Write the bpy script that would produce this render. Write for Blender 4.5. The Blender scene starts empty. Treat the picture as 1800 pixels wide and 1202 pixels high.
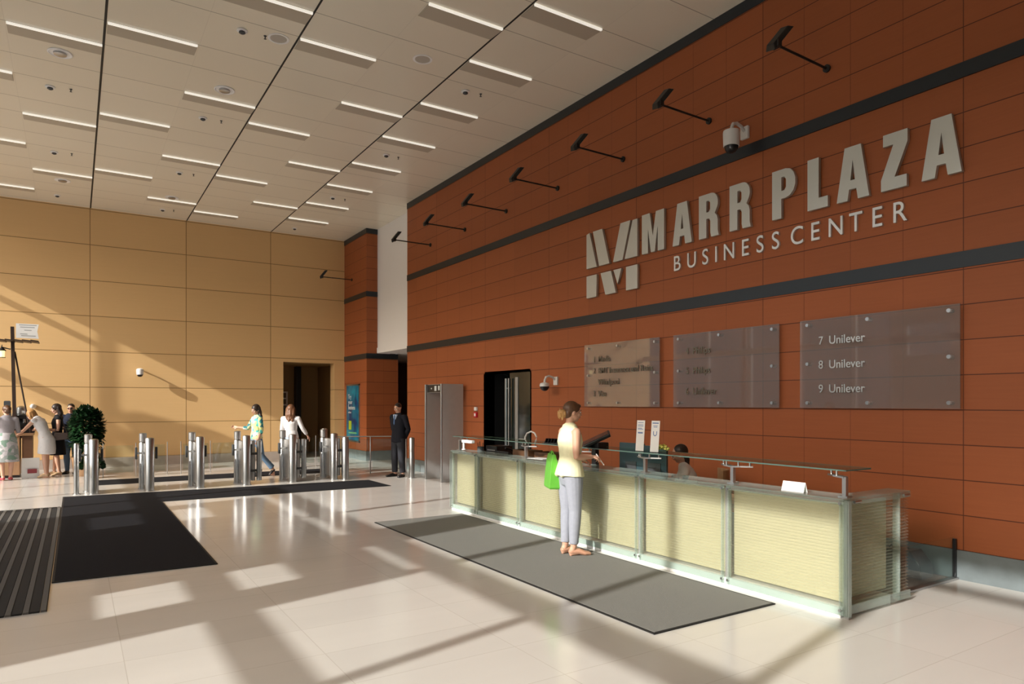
import bpy, bmesh, math, random
from mathutils import Vector, Matrix, noise
random.seed(7)
PI = math.pi
S = bpy.context.scene
COL = S.collection

# ------------------------------------------------------------ camera
YAW = math.atan(768/1200)
cd = bpy.data.cameras.new('camera'); cam = bpy.data.objects.new('camera', cd); COL.objects.link(cam)
cam.location = (0, 0, 1.75); cam.rotation_euler = (PI/2, 0, -YAW)
cd.sensor_width = 36; cd.lens = 24; cd.shift_y = 107/1800; cd.clip_start = .05; cd.clip_end = 400
S.camera = cam

# ------------------------------------------------------------ light
w = bpy.data.worlds.new('sky'); S.world = w; w.use_nodes = True
nt = w.node_tree; nt.nodes.clear()
wo = nt.nodes.new('ShaderNodeOutputWorld'); bg = nt.nodes.new('ShaderNodeBackground')
sky = nt.nodes.new('ShaderNodeTexSky'); sky.sky_type = 'NISHITA'; sky.sun_disc = False
sky.sun_elevation = math.radians(26.6); sky.sun_rotation = math.radians(256.5)
sky.dust_density = 3.0; sky.air_density = 1.0
mixc = nt.nodes.new('ShaderNodeMix'); mixc.data_type = 'RGBA'; mixc.inputs[0].default_value = .55
mixc.inputs[7].default_value = (1.1, 1.06, 1.0, 1)
nt.links.new(sky.outputs[0], mixc.inputs[6]); nt.links.new(mixc.outputs[2], bg.inputs[0])
bg.inputs[1].default_value = .80
nt.links.new(bg.outputs[0], wo.inputs[0])
SUN = Vector((1, .24, -.515)).normalized()
sd = bpy.data.lights.new('sun', 'SUN'); sd.energy = 5.0; sd.angle = math.radians(.53); sd.color = (1, .965, .90)
so = bpy.data.objects.new('sun', sd); COL.objects.link(so); so.location = (-20, -5, 15)
so.rotation_euler = SUN.to_track_quat('-Z', 'Y').to_euler()
XF = -5.9; CH = 7.02; YB = -5.0; YD = 21.7; XR = 7.4
pd = bpy.data.lights.new('daylight_portal', 'AREA'); pd.shape = 'RECTANGLE'; pd.size = CH; pd.size_y = YD-YB; pd.cycles.is_portal = True
po = bpy.data.objects.new('daylight_portal', pd); COL.objects.link(po); po.location = (XF-.25, (YB+YD)/2, CH/2)
po.rotation_euler = (0, -PI/2, 0)
vs = S.view_settings; S.display_settings.display_device = 'sRGB'
S.cycles.transparent_max_bounces = 24
vs.view_transform = 'Standard'; vs.look = 'None'; vs.gamma = 1; vs.use_curve_mapping = False; vs.exposure = 0.0

# ------------------------------------------------------------ helpers
def link(o):
    COL.objects.link(o); return o
def empty(name, loc, rz=0, label=None, cat=None, group=None):
    o = link(bpy.data.objects.new(name, None)); o.location = loc; o.rotation_euler = (0, 0, rz); o.empty_display_size = .1
    tag(o, label, cat, group); return o
def tag(o, label=None, cat=None, group=None, kind=None):
    if label: o['label'] = label
    if cat: o['category'] = cat
    if group: o['group'] = group
    if kind: o['kind'] = kind
    return o
def copy_tree(o, parent=None):
    c = o.copy(); COL.objects.link(c); c.parent = parent
    for ch in list(o.children): copy_tree(ch, c)
    return c
def V(*a): return Vector(a)

class MB:
    def __init__(s): s.v = []; s.f = []; s.m = []; s.mi = 0
    def add(s, vs, fs):
        n = len(s.v); s.v += [Vector(v) for v in vs]; s.f += [tuple(i+n for i in f) for f in fs]; s.m += [s.mi]*len(fs); return s
    def box(s, x0, x1, y0, y1, z0, z1):
        return s.add([(x0,y0,z0),(x1,y0,z0),(x1,y1,z0),(x0,y1,z0),(x0,y0,z1),(x1,y0,z1),(x1,y1,z1),(x0,y1,z1)],
                     [(0,3,2,1),(4,5,6,7),(0,1,5,4),(1,2,6,5),(2,3,7,6),(3,0,4,7)])
    def quad(s, a, b, c, d): return s.add([a,b,c,d], [(0,1,2,3)])
    def obox(s, c, ax, h):
        c = Vector(c); X, Y, Z = [Vector(a).normalized() for a in ax]; vs = []
        for dz in (-1, 1):
            for dx, dy in ((-1,-1),(1,-1),(1,1),(-1,1)): vs.append(c+X*h[0]*dx+Y*h[1]*dy+Z*h[2]*dz)
        return s.add(vs, [(0,3,2,1),(4,5,6,7),(0,1,5,4),(1,2,6,5),(2,3,7,6),(3,0,4,7)])
    def lathe(s, prof, c=(0,0,0), n=20, axis=(0,0,1)):
        ax = Vector(axis).normalized(); u = ax.orthogonal().normalized(); w_ = ax.cross(u); c = Vector(c); vs = []; fs = []
        for r, z in prof:
            for k in range(n):
                a = 2*PI*k/n; vs.append(c+ax*z+(u*math.cos(a)+w_*math.sin(a))*max(r, 1e-5))
        m = len(prof)
        for i in range(m-1):
            for k in range(n): fs.append((i*n+k, i*n+(k+1)%n, (i+1)*n+(k+1)%n, (i+1)*n+k))
        fs.append(tuple(reversed(range(n)))); fs.append(tuple((m-1)*n+k for k in range(n)))
        return s.add(vs, fs)
    def rod(s, a, b, r, n=10, r2=None):
        a = Vector(a); b = Vector(b); d = b-a
        return s.lathe([(r, 0), (r if r2 is None else r2, d.length)], a, n, d)
    def tube(s, pts, r, n=8, side=None):
        return s.loft(pts, [r]*len(pts), side or (0.01, .02, 1), n, dome=False)
    def loft(s, pts, rad, side=(0,1,0), n=14, dome=True):
        pts = [Vector(p) for p in pts]; side = Vector(side); R = []
        for i, p in enumerate(pts):
            t = (pts[min(i+1, len(pts)-1)]-pts[max(i-1, 0)])
            if t.length < 1e-7: t = V(0,0,1)
            t.normalize(); u = side-t*side.dot(t)
            if u.length < .05: u = t.orthogonal()
            u.normalize(); w_ = t.cross(u); r = rad[i]; a, b = (r if isinstance(r, (tuple, list)) else (r, r))
            R.append((p, t, u, w_, a, b))
        rings = []
        if dome:
            p, t, u, w_, a, b = R[0]; k = min(a, b)
            rings += [(p-t*k*.92, u, w_, a*.4, b*.4), (p-t*k*.6, u, w_, a*.8, b*.8)]
        rings += [(p, u, w_, a, b) for p, t, u, w_, a, b in R]
        if dome:
            p, t, u, w_, a, b = R[-1]; k = min(a, b)
            rings += [(p+t*k*.6, u, w_, a*.8, b*.8), (p+t*k*.92, u, w_, a*.4, b*.4)]
        vs = []; fs = []
        for p, u, w_, a, b in rings:
            for k in range(n):
                an = 2*PI*k/n; vs.append(p+u*a*math.cos(an)+w_*b*math.sin(an))
        m = len(rings)
        for i in range(m-1):
            for k in range(n): fs.append((i*n+k, i*n+(k+1)%n, (i+1)*n+(k+1)%n, (i+1)*n+k))
        fs.append(tuple(reversed(range(n)))); fs.append(tuple((m-1)*n+k for k in range(n)))
        return s.add(vs, fs)
    def ell(s, c, r, ax=None, n=16, m=10):
        c = Vector(c); X, Y, Z = ax or (V(1,0,0), V(0,1,0), V(0,0,1)); vs = []; fs = []
        for i in range(1, m):
            th = PI*i/m
            for k in range(n):
                a = 2*PI*k/n; vs.append(c+X*r[0]*math.sin(th)*math.cos(a)+Y*r[1]*math.sin(th)*math.sin(a)-Z*r[2]*math.cos(th))
        for i in range(m-2):
            for k in range(n): fs.append((i*n+k, i*n+(k+1)%n, (i+1)*n+(k+1)%n, (i+1)*n+k))
        q = len(vs); vs.append(c-Z*r[2]); vs.append(c+Z*r[2])
        for k in range(n):
            fs.append((q, (k+1)%n, k)); fs.append((q+1, (m-2)*n+k, (m-2)*n+(k+1)%n))
        return s.add(vs, fs)
    def prism(s, poly, f0, f1):
        """poly: list of 2D points; f0/f1 map a 2D point to the front / back 3D position"""
        n = len(poly); vs = [f0(p) for p in poly]+[f1(p) for p in poly]
        fs = [tuple(range(n)), tuple(reversed(range(n, 2*n)))]+[(i, i+n, (i+1)%n+n, (i+1)%n) for i in range(n)]
        return s.add(vs, fs)
    def build(s, name, mats, parent=None, smooth=False, bevel=0, world=False):
        me = bpy.data.meshes.new(name); me.from_pydata([tuple(v) for v in s.v], [], s.f)
        mats = mats if isinstance(mats, (list, tuple)) else [mats]
        for m in mats: me.materials.append(m)
        me.polygons.foreach_set('material_index', s.m)
        bm = bmesh.new(); bm.from_mesh(me); bmesh.ops.recalc_face_normals(bm, faces=bm.faces); bm.to_mesh(me); bm.free()
        if smooth: me.polygons.foreach_set('use_smooth', [True]*len(me.polygons))
        o = link(bpy.data.objects.new(name, me))
        if parent: o.parent = parent
        if bevel:
            b = o.modifiers.new('bevel', 'BEVEL'); b.width = bevel; b.segments = 2; b.limit_method = 'ANGLE'
        if smooth and len(me.polygons) < 4000:
            try: me.set_sharp_from_angle(angle=math.radians(40))
            except Exception: pass
        return o

# ------------------------------------------------------------ materials
def pm(name, col, rough=.5, metal=0, spec=.5, coat=0, emit=None, es=0):
    m = bpy.data.materials.new(name); m.use_nodes = True; b = m.node_tree.nodes['Principled BSDF']
    b.inputs['Base Color'].default_value = (*col, 1); b.inputs['Roughness'].default_value = rough
    b.inputs['Metallic'].default_value = metal; b.inputs['Specular IOR Level'].default_value = spec
    b.inputs['Coat Weight'].default_value = coat; b.inputs['Coat Roughness'].default_value = .08
    if emit: b.inputs['Emission Color'].default_value = (*emit, 1); b.inputs['Emission Strength'].default_value = es
    return m
def nd(m, t, **k):
    n = m.node_tree.nodes.new(t)
    for a, b in k.items():
        if a.startswith('i'): n.inputs[int(a[1:])].default_value = b
        else: setattr(n, a, b)
    return n
def lk(m, a, b): m.node_tree.links.new(a, b)
def mth(m, op, a, b=None, c=None):
    n = nd(m, 'ShaderNodeMath', operation=op)
    for i, x in enumerate((a, b, c)):
        if x is None: continue
        if isinstance(x, (int, float)): n.inputs[i].default_value = x
        else: lk(m, x, n.inputs[i])
    return n.outputs[0]
def coords(m):
    t = nd(m, 'ShaderNodeTexCoord'); s = nd(m, 'ShaderNodeSeparateXYZ'); lk(m, t.outputs['Object'], s.inputs[0]); return t.outputs['Object'], s.outputs
def lines(m, c, off, per, wd):
    """1 on lines at off + k*per of width wd"""
    a = mth(m, 'SUBTRACT', c, off); a = mth(m, 'DIVIDE', a, per); a = mth(m, 'ADD', a, .5); a = mth(m, 'FRACT', a)
    a = mth(m, 'SUBTRACT', a, .5); a = mth(m, 'ABSOLUTE', a); a = mth(m, 'MULTIPLY', a, per)
    return mth(m, 'LESS_THAN', a, wd/2)
def cell(m, c, off, per): return mth(m, 'FLOOR', mth(m, 'DIVIDE', mth(m, 'SUBTRACT', c, off), per))
def rgbmix(m, fac, a, b):
    n = nd(m, 'ShaderNodeMix', data_type='RGBA')
    for s_, x in ((0, fac), (6, a), (7, b)):
        if isinstance(x, (int, float)): n.inputs[s_].default_value = x
        elif isinstance(x, tuple): n.inputs[s_].default_value = (*x, 1)
        else: lk(m, x, n.inputs[s_])
    return n.outputs[2]
def panel_mat(name, base, joint, sets, cu, cv, rough, vary=.12, grain=(1, 8, 60), gr=.08, coat=0, spec=.5):
    """panels with joints; sets: list of (axis, off, per, width, strength)"""
    m = pm(name, base, rough, coat=coat, spec=spec); b = m.node_tree.nodes['Principled BSDF']
    O, c = coords(m); tot = None
    for ax, off, per, wd, st in sets:
        l = mth(m, 'MULTIPLY', lines(m, c[ax], off, per, wd), st); tot = l if tot is None else mth(m, 'MAXIMUM', tot, l)
    u = cell(m, c[cu[0]], cu[1], cu[2]); v = cell(m, c[cv[0]], cv[1], cv[2])
    cb = nd(m, 'ShaderNodeCombineXYZ'); lk(m, u, cb.inputs[0]); lk(m, v, cb.inputs[1])
    wn = nd(m, 'ShaderNodeTexWhiteNoise', noise_dimensions='3D'); lk(m, cb.outputs[0], wn.inputs[0])
    mp = nd(m, 'ShaderNodeMapping'); mp.inputs[3].default_value = grain; lk(m, O, mp.inputs[0])
    no = nd(m, 'ShaderNodeTexNoise'); no.inputs['Scale'].default_value = 1; no.inputs['Detail'].default_value = 3; lk(m, mp.outputs[0], no.inputs[0])
    k = mth(m, 'MULTIPLY_ADD', wn.outputs[0], vary, 1-vary/2)
    k = mth(m, 'ADD', k, mth(m, 'MULTIPLY', mth(m, 'SUBTRACT', no.outputs[0], .5), gr*2))
    hs = nd(m, 'ShaderNodeHueSaturation'); hs.inputs['Color'].default_value = (*base, 1); lk(m, k, hs.inputs['Value'])
    lk(m, rgbmix(m, tot, hs.outputs[0], joint), b.inputs['Base Color'])
    bp = nd(m, 'ShaderNodeBump'); bp.inputs['Strength'].default_value = .6; bp.inputs['Distance'].default_value = .004
    lk(m, mth(m, 'SUBTRACT', 1, tot), bp.inputs['Height']); lk(m, bp.outputs[0], b.inputs['Normal'])
    return m
def glass_mat(name, tint=(.93, .98, .96), refl=.1, diff=0, dcol=(.7,.7,.7), rough=.03):
    m = bpy.data.materials.new(name); m.use_nodes = True; m.node_tree.nodes.clear()
    o = nd(m, 'ShaderNodeOutputMaterial'); t = nd(m, 'ShaderNodeBsdfTransparent'); t.inputs[0].default_value = (*tint, 1)
    g = nd(m, 'ShaderNodeBsdfGlossy'); g.inputs['Roughness'].default_value = rough
    ge = nd(m, 'ShaderNodeNewGeometry'); dp = nd(m, 'ShaderNodeVectorMath', operation='DOT_PRODUCT')   # Schlick reflectance, same from both sides
    lk(m, ge.outputs['Normal'], dp.inputs[0]); lk(m, ge.outputs['Incoming'], dp.inputs[1])
    fz = mth(m, 'POWER', mth(m, 'SUBTRACT', 1.0, mth(m, 'ABSOLUTE', dp.outputs['Value'])), 5.0)
    f = mth(m, 'MINIMUM', mth(m, 'MULTIPLY_ADD', fz, .92, refl), 1.0)
    mx = nd(m, 'ShaderNodeMixShader'); lk(m, f, mx.inputs[0]); lk(m, t.outputs[0], mx.inputs[1]); lk(m, g.outputs[0], mx.inputs[2])
    out = mx.outputs[0]
    if diff:
        d = nd(m, 'ShaderNodeBsdfDiffuse'); d.inputs[0].default_value = (*dcol, 1)
        m2 = nd(m, 'ShaderNodeMixShader'); m2.inputs[0].default_value = diff; lk(m, out, m2.inputs[1]); lk(m, d.outputs[0], m2.inputs[2]); out = m2.outputs[0]
    lk(m, out, o.inputs[0]); return m
def noisy(m, scale, amt, base, stretch=(1,1,1), bump=0):
    b = m.node_tree.nodes['Principled BSDF']; O, c = coords(m)
    mp = nd(m, 'ShaderNodeMapping'); mp.inputs[3].default_value = stretch; lk(m, O, mp.inputs[0])
    no = nd(m, 'ShaderNodeTexNoise'); no.inputs['Scale'].default_value = scale; no.inputs['Detail'].default_value = 4; lk(m, mp.outputs[0], no.inputs[0])
    hs = nd(m, 'ShaderNodeHueSaturation'); hs.inputs['Color'].default_value = (*base, 1)
    lk(m, mth(m, 'MULTIPLY_ADD', mth(m, 'SUBTRACT', no.outputs[0], .5), amt, 1), hs.inputs['Value']); lk(m, hs.outputs[0], b.inputs['Base Color'])
    if bump:
        bp = nd(m, 'ShaderNodeBump'); bp.inputs['Strength'].default_value = bump; bp.inputs['Distance'].default_value = .01
        lk(m, no.outputs[0], bp.inputs['Height']); lk(m, bp.outputs[0], b.inputs['Normal'])
    return m

RED = (.36, .106, .037); RJ = (.11, .03, .013)
def redmat(name, off, ax):   # ax: 1 for walls running along Y, 0 for walls running along X
    return panel_mat(name, RED, RJ, [(2, off, .3475, .010, 1), (ax, 3.28, 2.336 if ax else 2.0, .009, .9), (ax, 3.28, .584, .006, .55)],
                     (ax, 3.28, 1.168), (2, off, .3475), .5, vary=.10, grain=(2, 2, 50) , gr=.07, spec=.3)
M = {}
M['red_low'] = redmat('terracotta_low', .29, 1); M['red_mid'] = redmat('terracotta_mid', 3.58, 1); M['red_top'] = redmat('terracotta_top', 5.12, 1)
M['redx_low'] = redmat('terracotta_front_low', .29, 0); M['redx_mid'] = redmat('terracotta_front_mid', 3.58, 0); M['redx_top'] = redmat('terracotta_front_top', 5.12, 0)
M['yellow'] = panel_mat('ochre_panel', (.75, .495, .235), (.25, .13, .04), [(2, .25, .963, .016, 1), (0, .34, 2.365, .016, 1)], (0, .34, 2.365), (2, .25, .963), .4, vary=.05, grain=(1, 1, 40), gr=.03)
M['ceil'] = panel_mat('ceiling_panel', (.86, .81, .69), (.36, .32, .26), [(1, 9.19, 1.762, .012, 1), (1, 9.93, 1.762, .012, 1), (0, .36, 1.1825, .006, .2)],
                      (0, .36, 1.1825), (1, 9.19, .881), .28, vary=.03, grain=(1, 1, 1), gr=.015)
M['band'] = noisy(pm('dark_metal_band', (.012, .018, .024), .35), 3, .3, (.012, .018, .024))
M['plinth'] = noisy(pm('grey_stone_plinth', (.15, .18, .19), .35), 6, .6, (.16, .19, .2), bump=.05)
M['yplinth'] = noisy(pm('pale_stone_plinth', (.45, .38, .33), .35), 6, .3, (.45, .38, .33))
M['black'] = pm('black_groove', (.008, .008, .008), .6)
M['white'] = pm('white_paint', (.95, .95, .95), .5)
M['frame'] = pm('aluminium_frame', (.35, .35, .34), .4, .3)
M['steel'] = pm('brushed_steel', (.50, .51, .51), .30, 1)
M['steel2'] = pm('satin_steel', (.5, .5, .5), .38, 1)
M['letter'] = pm('letter_steel', (.60, .61, .57), .42, .6)
M['darkmetal'] = pm('black_powder_coat', (.012, .011, .01), .5)
M['darkgrey'] = pm('dark_grey_plastic', (.06, .065, .07), .45)
M['blk'] = pm('black_plastic', (.012, .012, .014), .35)
M['wht'] = pm('white_plastic', (.8, .8, .79), .35)
M['cream'] = noisy(pm('cream_panel', (.74, .64, .40), .45), 2, .04, (.62, .545, .37))
M['glass'] = glass_mat('clear_glass', (.92, .97, .95), .06)
M['green_glass'] = glass_mat('green_edge_glass', (.90, .95, .925), .07, .22, (.55, .64, .60))
M['louvre_glass'] = glass_mat('louvre_glass', (.95, .965, .945), .06, .05, (.72, .74, .62), .08)
M['shelf_glass'] = glass_mat('shelf_glass', (.80, .92, .87), .06, 0, rough=.03)
M['edge_glass'] = pm('glass_edge', (.10, .17, .145), .15)
M['info_glass'] = glass_mat('info_glass', (.85, .85, .85), .13, .15, (.62, .56, .55), .03)
M['dark_glass'] = pm('dark_door_glass', (.012, .018, .016), .08, spec=.8)
M['wood'] = noisy(pm('brown_wood', (.10, .045, .02), .5), 8, .5, (.11, .05, .022), (1, 8, 1))
M['lightwood'] = noisy(pm('pale_wood', (.35, .2, .1), .5), 8, .4, (.36, .21, .11), (8, 1, 1))
M['skin'] = pm('skin', (.62, .36, .25), .5); M['skin'].node_tree.nodes['Principled BSDF'].inputs['Subsurface Weight'].default_value = .08

# floor: large polished limestone slabs
m = M['floor'] = panel_mat('polished_limestone', (.635, .615, .58), (.42, .38, .33), [(0, .28, 1.19, .006, .45), (1, .55, .595, .006, .45)], (0, .28, 1.19), (1, .55, .595), .16, vary=.05, grain=(.35, 1.6, 1), gr=.09, spec=.5)
M['mat_black'] = noisy(pm('black_matting', (.012, .012, .014), .95, spec=.15), 220, 1.2, (.014, .014, .017), bump=.5)
M['mat_grey'] = noisy(pm('grey_matting', (.075, .075, .075), .95, spec=.15), 260, 1.5, (.22, .22, .205), bump=.5)
M['rib_dark'] = pm('rib_rubber', (.010, .010, .010), .8); M['rib_light'] = pm('rib_pile', (.13, .12, .105), .95)
M['mat_edge'] = pm('mat_rubber_edge', (.006, .006, .006), .7)

def struct(name, mb, mats, **k):
    o = mb.build(name, mats, **k); o['kind'] = 'structure'; return o

# ------------------------------------------------------------ setting
b = MB(); b.box(XF-.6, 14, YB-.3, 27, -.2, 0); struct('floor', b, M['floor'])
b = MB(); b.box(-60, XF-.6, -60, 90, -.2, -.02); struct('ground', b, pm('pavement', (.20, .19, .18), .8))
b = MB(); b.box(-52, -46, -60, 90, -.2, 13); struct('wall_sky_blocker', b, pm('sky_blocker', (.16, .14, .12), .8))  # unseen building row added to block low sky light
b = MB(); b.box(XF-.09, 14, YB-.3, 27, CH, CH+.3); struct('ceiling', b, M['ceil'])
b = MB()
for x in (.355, 2.72, 5.085): b.box(x-.013-(.006 if x < 1 else 0), x+.013, YB, YD, CH-.004, CH)
struct('trim_1', b, M['black'])
# right wall: bands are one mesh with three materials; doorway cut out
D0, D1, DZ = 10.91, 12.65, 2.37
b = MB()
b.box(XR, XR+.25, YB, D0, .29, 3.09); b.box(XR, XR+.25, D1, 16.7, .29, 3.09); b.box(XR, XR+.25, D0, D1, DZ, 3.09)
b.box(XR, XR+.25, 19.7, 21.7, .29, 3.09)
b.mi = 1; b.box(XR, XR+.25, YB, 16.7, 3.25, 4.97); b.box(XR, XR+.25, 19.7, 21.7, 3.25, 4.97)
b.mi = 2; b.box(XR, XR+.25, YB, 16.7, 5.12, 6.87); b.box(XR, XR+.25, 19.7, 21.7, 5.12, 6.87)
b.mi = 0
struct('wall_right', b, [M['red_low'], M['red_mid'], M['red_top']])
b = MB()
for z0, z1 in ((3.09, 3.25), (4.97, 5.12), (6.87, CH)):
    b.box(XR-.012, XR+.25, YB, 16.7, z0, z1); b.box(XR-.012, XR+.25, 19.69, 21.7, z0, z1)
    b.box(XR+.25, 7.75 if z0 > 3.2 else 8.42, 19.69, 19.9, z0, z1)
struct('trim_2', b, M['band'])
b = MB(); b.box(XR-.02, XR+.25, YB, D0, 0, .29); b.box(XR-.02, XR+.25, D1, 16.7, 0, .29); b.box(XR-.02, XR+.25, 19.68, 21.7, 0, .29); b.box(XR+.25, 8.42, 19.68, 19.9, 0, .29)
struct('baseboard_right', b, M['plinth'])
# far red block front faces (towards the room) beside the passage
b = MB(); b.box(XR+.25, 8.42, 19.7, 19.9, .29, 3.09); b.mi = 1; b.box(XR+.25, 7.75, 19.7, 19.9, 3.25, 4.97); b.mi = 2; b.box(XR+.25, 7.75, 19.7, 19.9, 5.12, 6.87)
struct('wall_passage', b, [M['redx_low'], M['redx_mid'], M['redx_top']])
b = MB(); b.box(7.75, 7.95, 16.7, 19.9, 3.30, CH); b.box(7.4, 7.75, 16.70, 16.72, 3.28, CH); b.box(7.72, 11, 16.7, 19.68, 3.26, 3.42); b.box(8.42, 11, 19.68, 24, 3.26, 3.42)
struct('wall_recess', b, M['white'])
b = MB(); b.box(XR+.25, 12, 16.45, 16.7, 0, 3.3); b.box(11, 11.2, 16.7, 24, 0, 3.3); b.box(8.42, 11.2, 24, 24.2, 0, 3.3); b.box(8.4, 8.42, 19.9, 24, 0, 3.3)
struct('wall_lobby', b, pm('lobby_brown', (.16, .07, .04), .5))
# far ochre wall with doorway
E0, E1, EZ = 5.45, 7.06, 3.03
b = MB(); b.box(XF-.4, E0, YD, YD+.4, .25, CH); b.box(E1, XR+.3, YD, YD+.4, .25, CH); b.box(E0, E1, YD, YD+.4, EZ, CH)
b.box(E0-.0, E0+.0, YD, YD+.4, 0, .25) if 0 else None
b.box(E1, XR+.3, YD+.02, YD+.4, 0, .25)
struct('wall_far', b, M['yellow'])
b = MB(); b.box(XF-.4, E0, YD-.1, YD+.4, 0, .25); b.box(E1, XR+.3, YD-.02, YD+.02, 0, .25); struct('baseboard_far', b, M['yplinth'])
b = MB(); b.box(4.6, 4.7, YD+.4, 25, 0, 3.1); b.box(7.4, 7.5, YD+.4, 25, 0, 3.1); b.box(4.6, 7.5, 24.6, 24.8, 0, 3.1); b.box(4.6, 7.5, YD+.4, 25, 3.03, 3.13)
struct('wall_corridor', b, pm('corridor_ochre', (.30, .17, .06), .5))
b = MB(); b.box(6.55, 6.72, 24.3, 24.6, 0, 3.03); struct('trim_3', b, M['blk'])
# glass door at the end of the corridor
door = empty('door_1', (5.5, 24.5, 0)); door['kind'] = 'structure'
b = MB(); b.box(-.15, .75, 0, .02, .05, 2.1); b.build('door_panel', pm('dim_door_glass', (.11, .10, .08), .15), door)
b = MB(); b.box(-.2, -.15, -.02, .04, 0, 2.15); b.box(.75, .80, -.02, .04, 0, 2.15); b.box(-.15, .75, -.02, .04, 2.1, 2.15); b.build('door_frame', M['steel2'], door)
b = MB(); b.box(.60, .74, -.03, 0, 1.88, 1.93); b.box(.60, .74, -.03, 0, 1.66, 1.71); b.build('hinge', M['steel2'], door)
# dark glass doors in the right wall
door = empty('door_2', (XR, (D0+D1)/2, 0)); door['kind'] = 'structure'
hw = (D1-D0)/2
b = MB(); b.box(0, .9, hw, hw+.04, 0, DZ); b.box(0, .9, -hw-.04, -hw, 0, DZ); b.box(0, .9, -hw, hw, DZ, DZ+.04); b.build('door_frame', M['blk'], door)
b = MB(); b.box(.10, .115, -hw, .02, .01, DZ); b.build('door_leaf', M['dark_glass'], door)
b = MB(); b.box(.50, .515, .04, hw, .01, DZ); b.build('door_leaf', M['dark_glass'], door)
for y in (-.02, .10): 
    b = MB(); b.rod((.05, y, .35), (.05, y, DZ-.12), .02); b.rod((.05, y, .5), (.11, y, .5), .012); b.rod((.05, y, 2.05), (.11, y, 2.05), .012); b.build('door_handle', M['steel'], door, smooth=True)
b = MB(); b.box(.085, .10, -.30, -.2, .02, DZ-.1); b.build('door_stile', M['frame'], door)
# back wall and left facade
b = MB(); b.box(XF-.4, XR+.3, YB-.3, YB, 0, CH); struct('wall_back', b, pm('back_plaster', (.09, .075, .06), .6))
TR = [(0, .12), (3.52, 3.72), (4.66, 4.88), (6.58, 6.72)]      # transoms
b = MB()
for z0, z1 in TR:
    b.box(XF-.08, XF, YB, 12.2 if z0 > 4 else YD, z0, z1)
    if z0 > 4: b.box(XF-.08, XF, 20.1, YD, z0, z1)
b.box(XF-.12, XF, YB, -1.7, 0, CH)  # unseen solid bay, added to cut daylight on the near red wall
k = 0; y = .49-1.96*2
while y < YD-.5:
    if not (4.6 < y < 10.8): b.box(XF-.10, XF, y-.055, y+.055, 0, CH)
    y += 1.96
b.box(XF-.3, XF+.1, 5.82, 6.64, 0, CH)                          # wide pier
b.box(XF-.08, XF, 4.32, 4.42, 3.7, CH); b.box(XF-.08, XF, 8.30, 8.42, 4.6, CH)
# entrance portal: solid panels round two transom lights
y0, y1, y2, y3 = 4.30, 4.98, 9.46, 11.10
b.box(XF-.1, XF, y0, 5.82, 4.06, 4.56); b.box(XF-.1, XF, y0, y1, 3.1, 4.10); b.box(XF-.1, XF, y0, 5.82, .1, 3.12)
b.box(XF-.1, XF, 6.64, y2, .1, 4.54); b.box(XF-.1, XF, y2, 10.62, 4.02, 4.54); b.box(XF-.1, XF, y2, 10.62, .1, 3.14); b.box(XF-.1, XF, 10.62, y3, .1, 4.54)
struct('wall_left', b, M['frame'])
# unseen tree shape added outside to cast the rounded shade on the ochre wall
tr = empty('added_shadow_tree', (-9, 18.9, -.02), 0, 'unseen tree-shaped shadow caster added outside the glass front', 'tree')
b = MB(); b.rod((0,0,0), (0,0,6), .16, 12, .09); b.build('trunk', M['wood'], tr, smooth=True)
b = MB(); rr = random.Random(3)
for i in range(26):
    a = rr.uniform(0, 2*PI); q = rr.uniform(0, 1)
    b.ell((math.cos(a)*.3*q, math.sin(a)*.22*q-.12, 6.15+rr.uniform(-.75, .70)), (.36, .34, .40), n=10, m=7)
b.build('shadow_crown', pm('added_shadow_leaves', (.05, .10, .03), .8), tr, smooth=True)

# ------------------------------------------------------------ floor mats
def mat_slab(name, rects, mt, label, h=.012):
    b = MB()
    for x0, x1, y0, y1 in rects: b.box(x0, x1, y0, y1, .001, h)
    o = b.build(name, mt); tag(o, label, 'mat')
    e = MB()
    for x0, x1, y0, y1 in rects:
        t = .022
        e.box(x0-t, x0, y0-t, y1+t, .001, h-.002); e.box(x1, x1+t, y0-t, y1+t, .001, h-.002); e.box(x0, x1, y0-t, y0, .001, h-.002); e.box(x0, x1, y1, y1+t, .001, h-.002)
    e.build('mat_edge', M['mat_edge'], o)
    return o
mat_slab('floor_mat', [(3.70, 5.10, 3.78, 9.45)], M['mat_grey'], 'grey speckled floor mat laid along the reception counter')
b = MB(); L = [(-.17, 8.0), (1.28, 7.97), (1.28, 13.54), (5.58, 13.50), (5.58, 14.75), (-.17, 15.1)]
def xy(z): return lambda p: (p[0], p[1], z)
b.prism(L, xy(.012), xy(.001)); mo = b.build('floor_mat', M['mat_black']); tag(mo, 'big black L-shaped floor mat running from the entrance past the turnstiles', 'mat')
e = MB()
for i in range(6):
    p, q = Vector((*L[i], .006)), Vector((*L[(i+1)%6], .006)); d = (q-p).normalized(); nn = V(d.y, -d.x, 0)
    e.obox((p+q)/2+nn*.011, (d, nn, V(0,0,1)), ((q-p).length/2+.02, .011, .004))
e.build('mat_edge', M['mat_edge'], mo)
mat_slab('floor_mat', [(.40, 5.6, 16.95, 17.95)], M['mat_black'], 'black floor mat lying beyond the turnstiles before the ochre wall')
b = MB(); x = -2.6
while x < -.23:
    b.mi = 0; b.box(x, x+.07, 6.92, 13.7, .001, .014)
    b.mi = 1; b.box(x+.075, x+.115, 6.92, 13.7, .001, .017); x += .12
    b.mi = 0; b.box(x-.005, x, 6.92, 13.7, .001, .010)
o = b.build('entrance_grating', [M['rib_dark'], M['rib_light']]); tag(o, 'ribbed dark entrance matting with long stripes at the left edge', 'mat')

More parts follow.
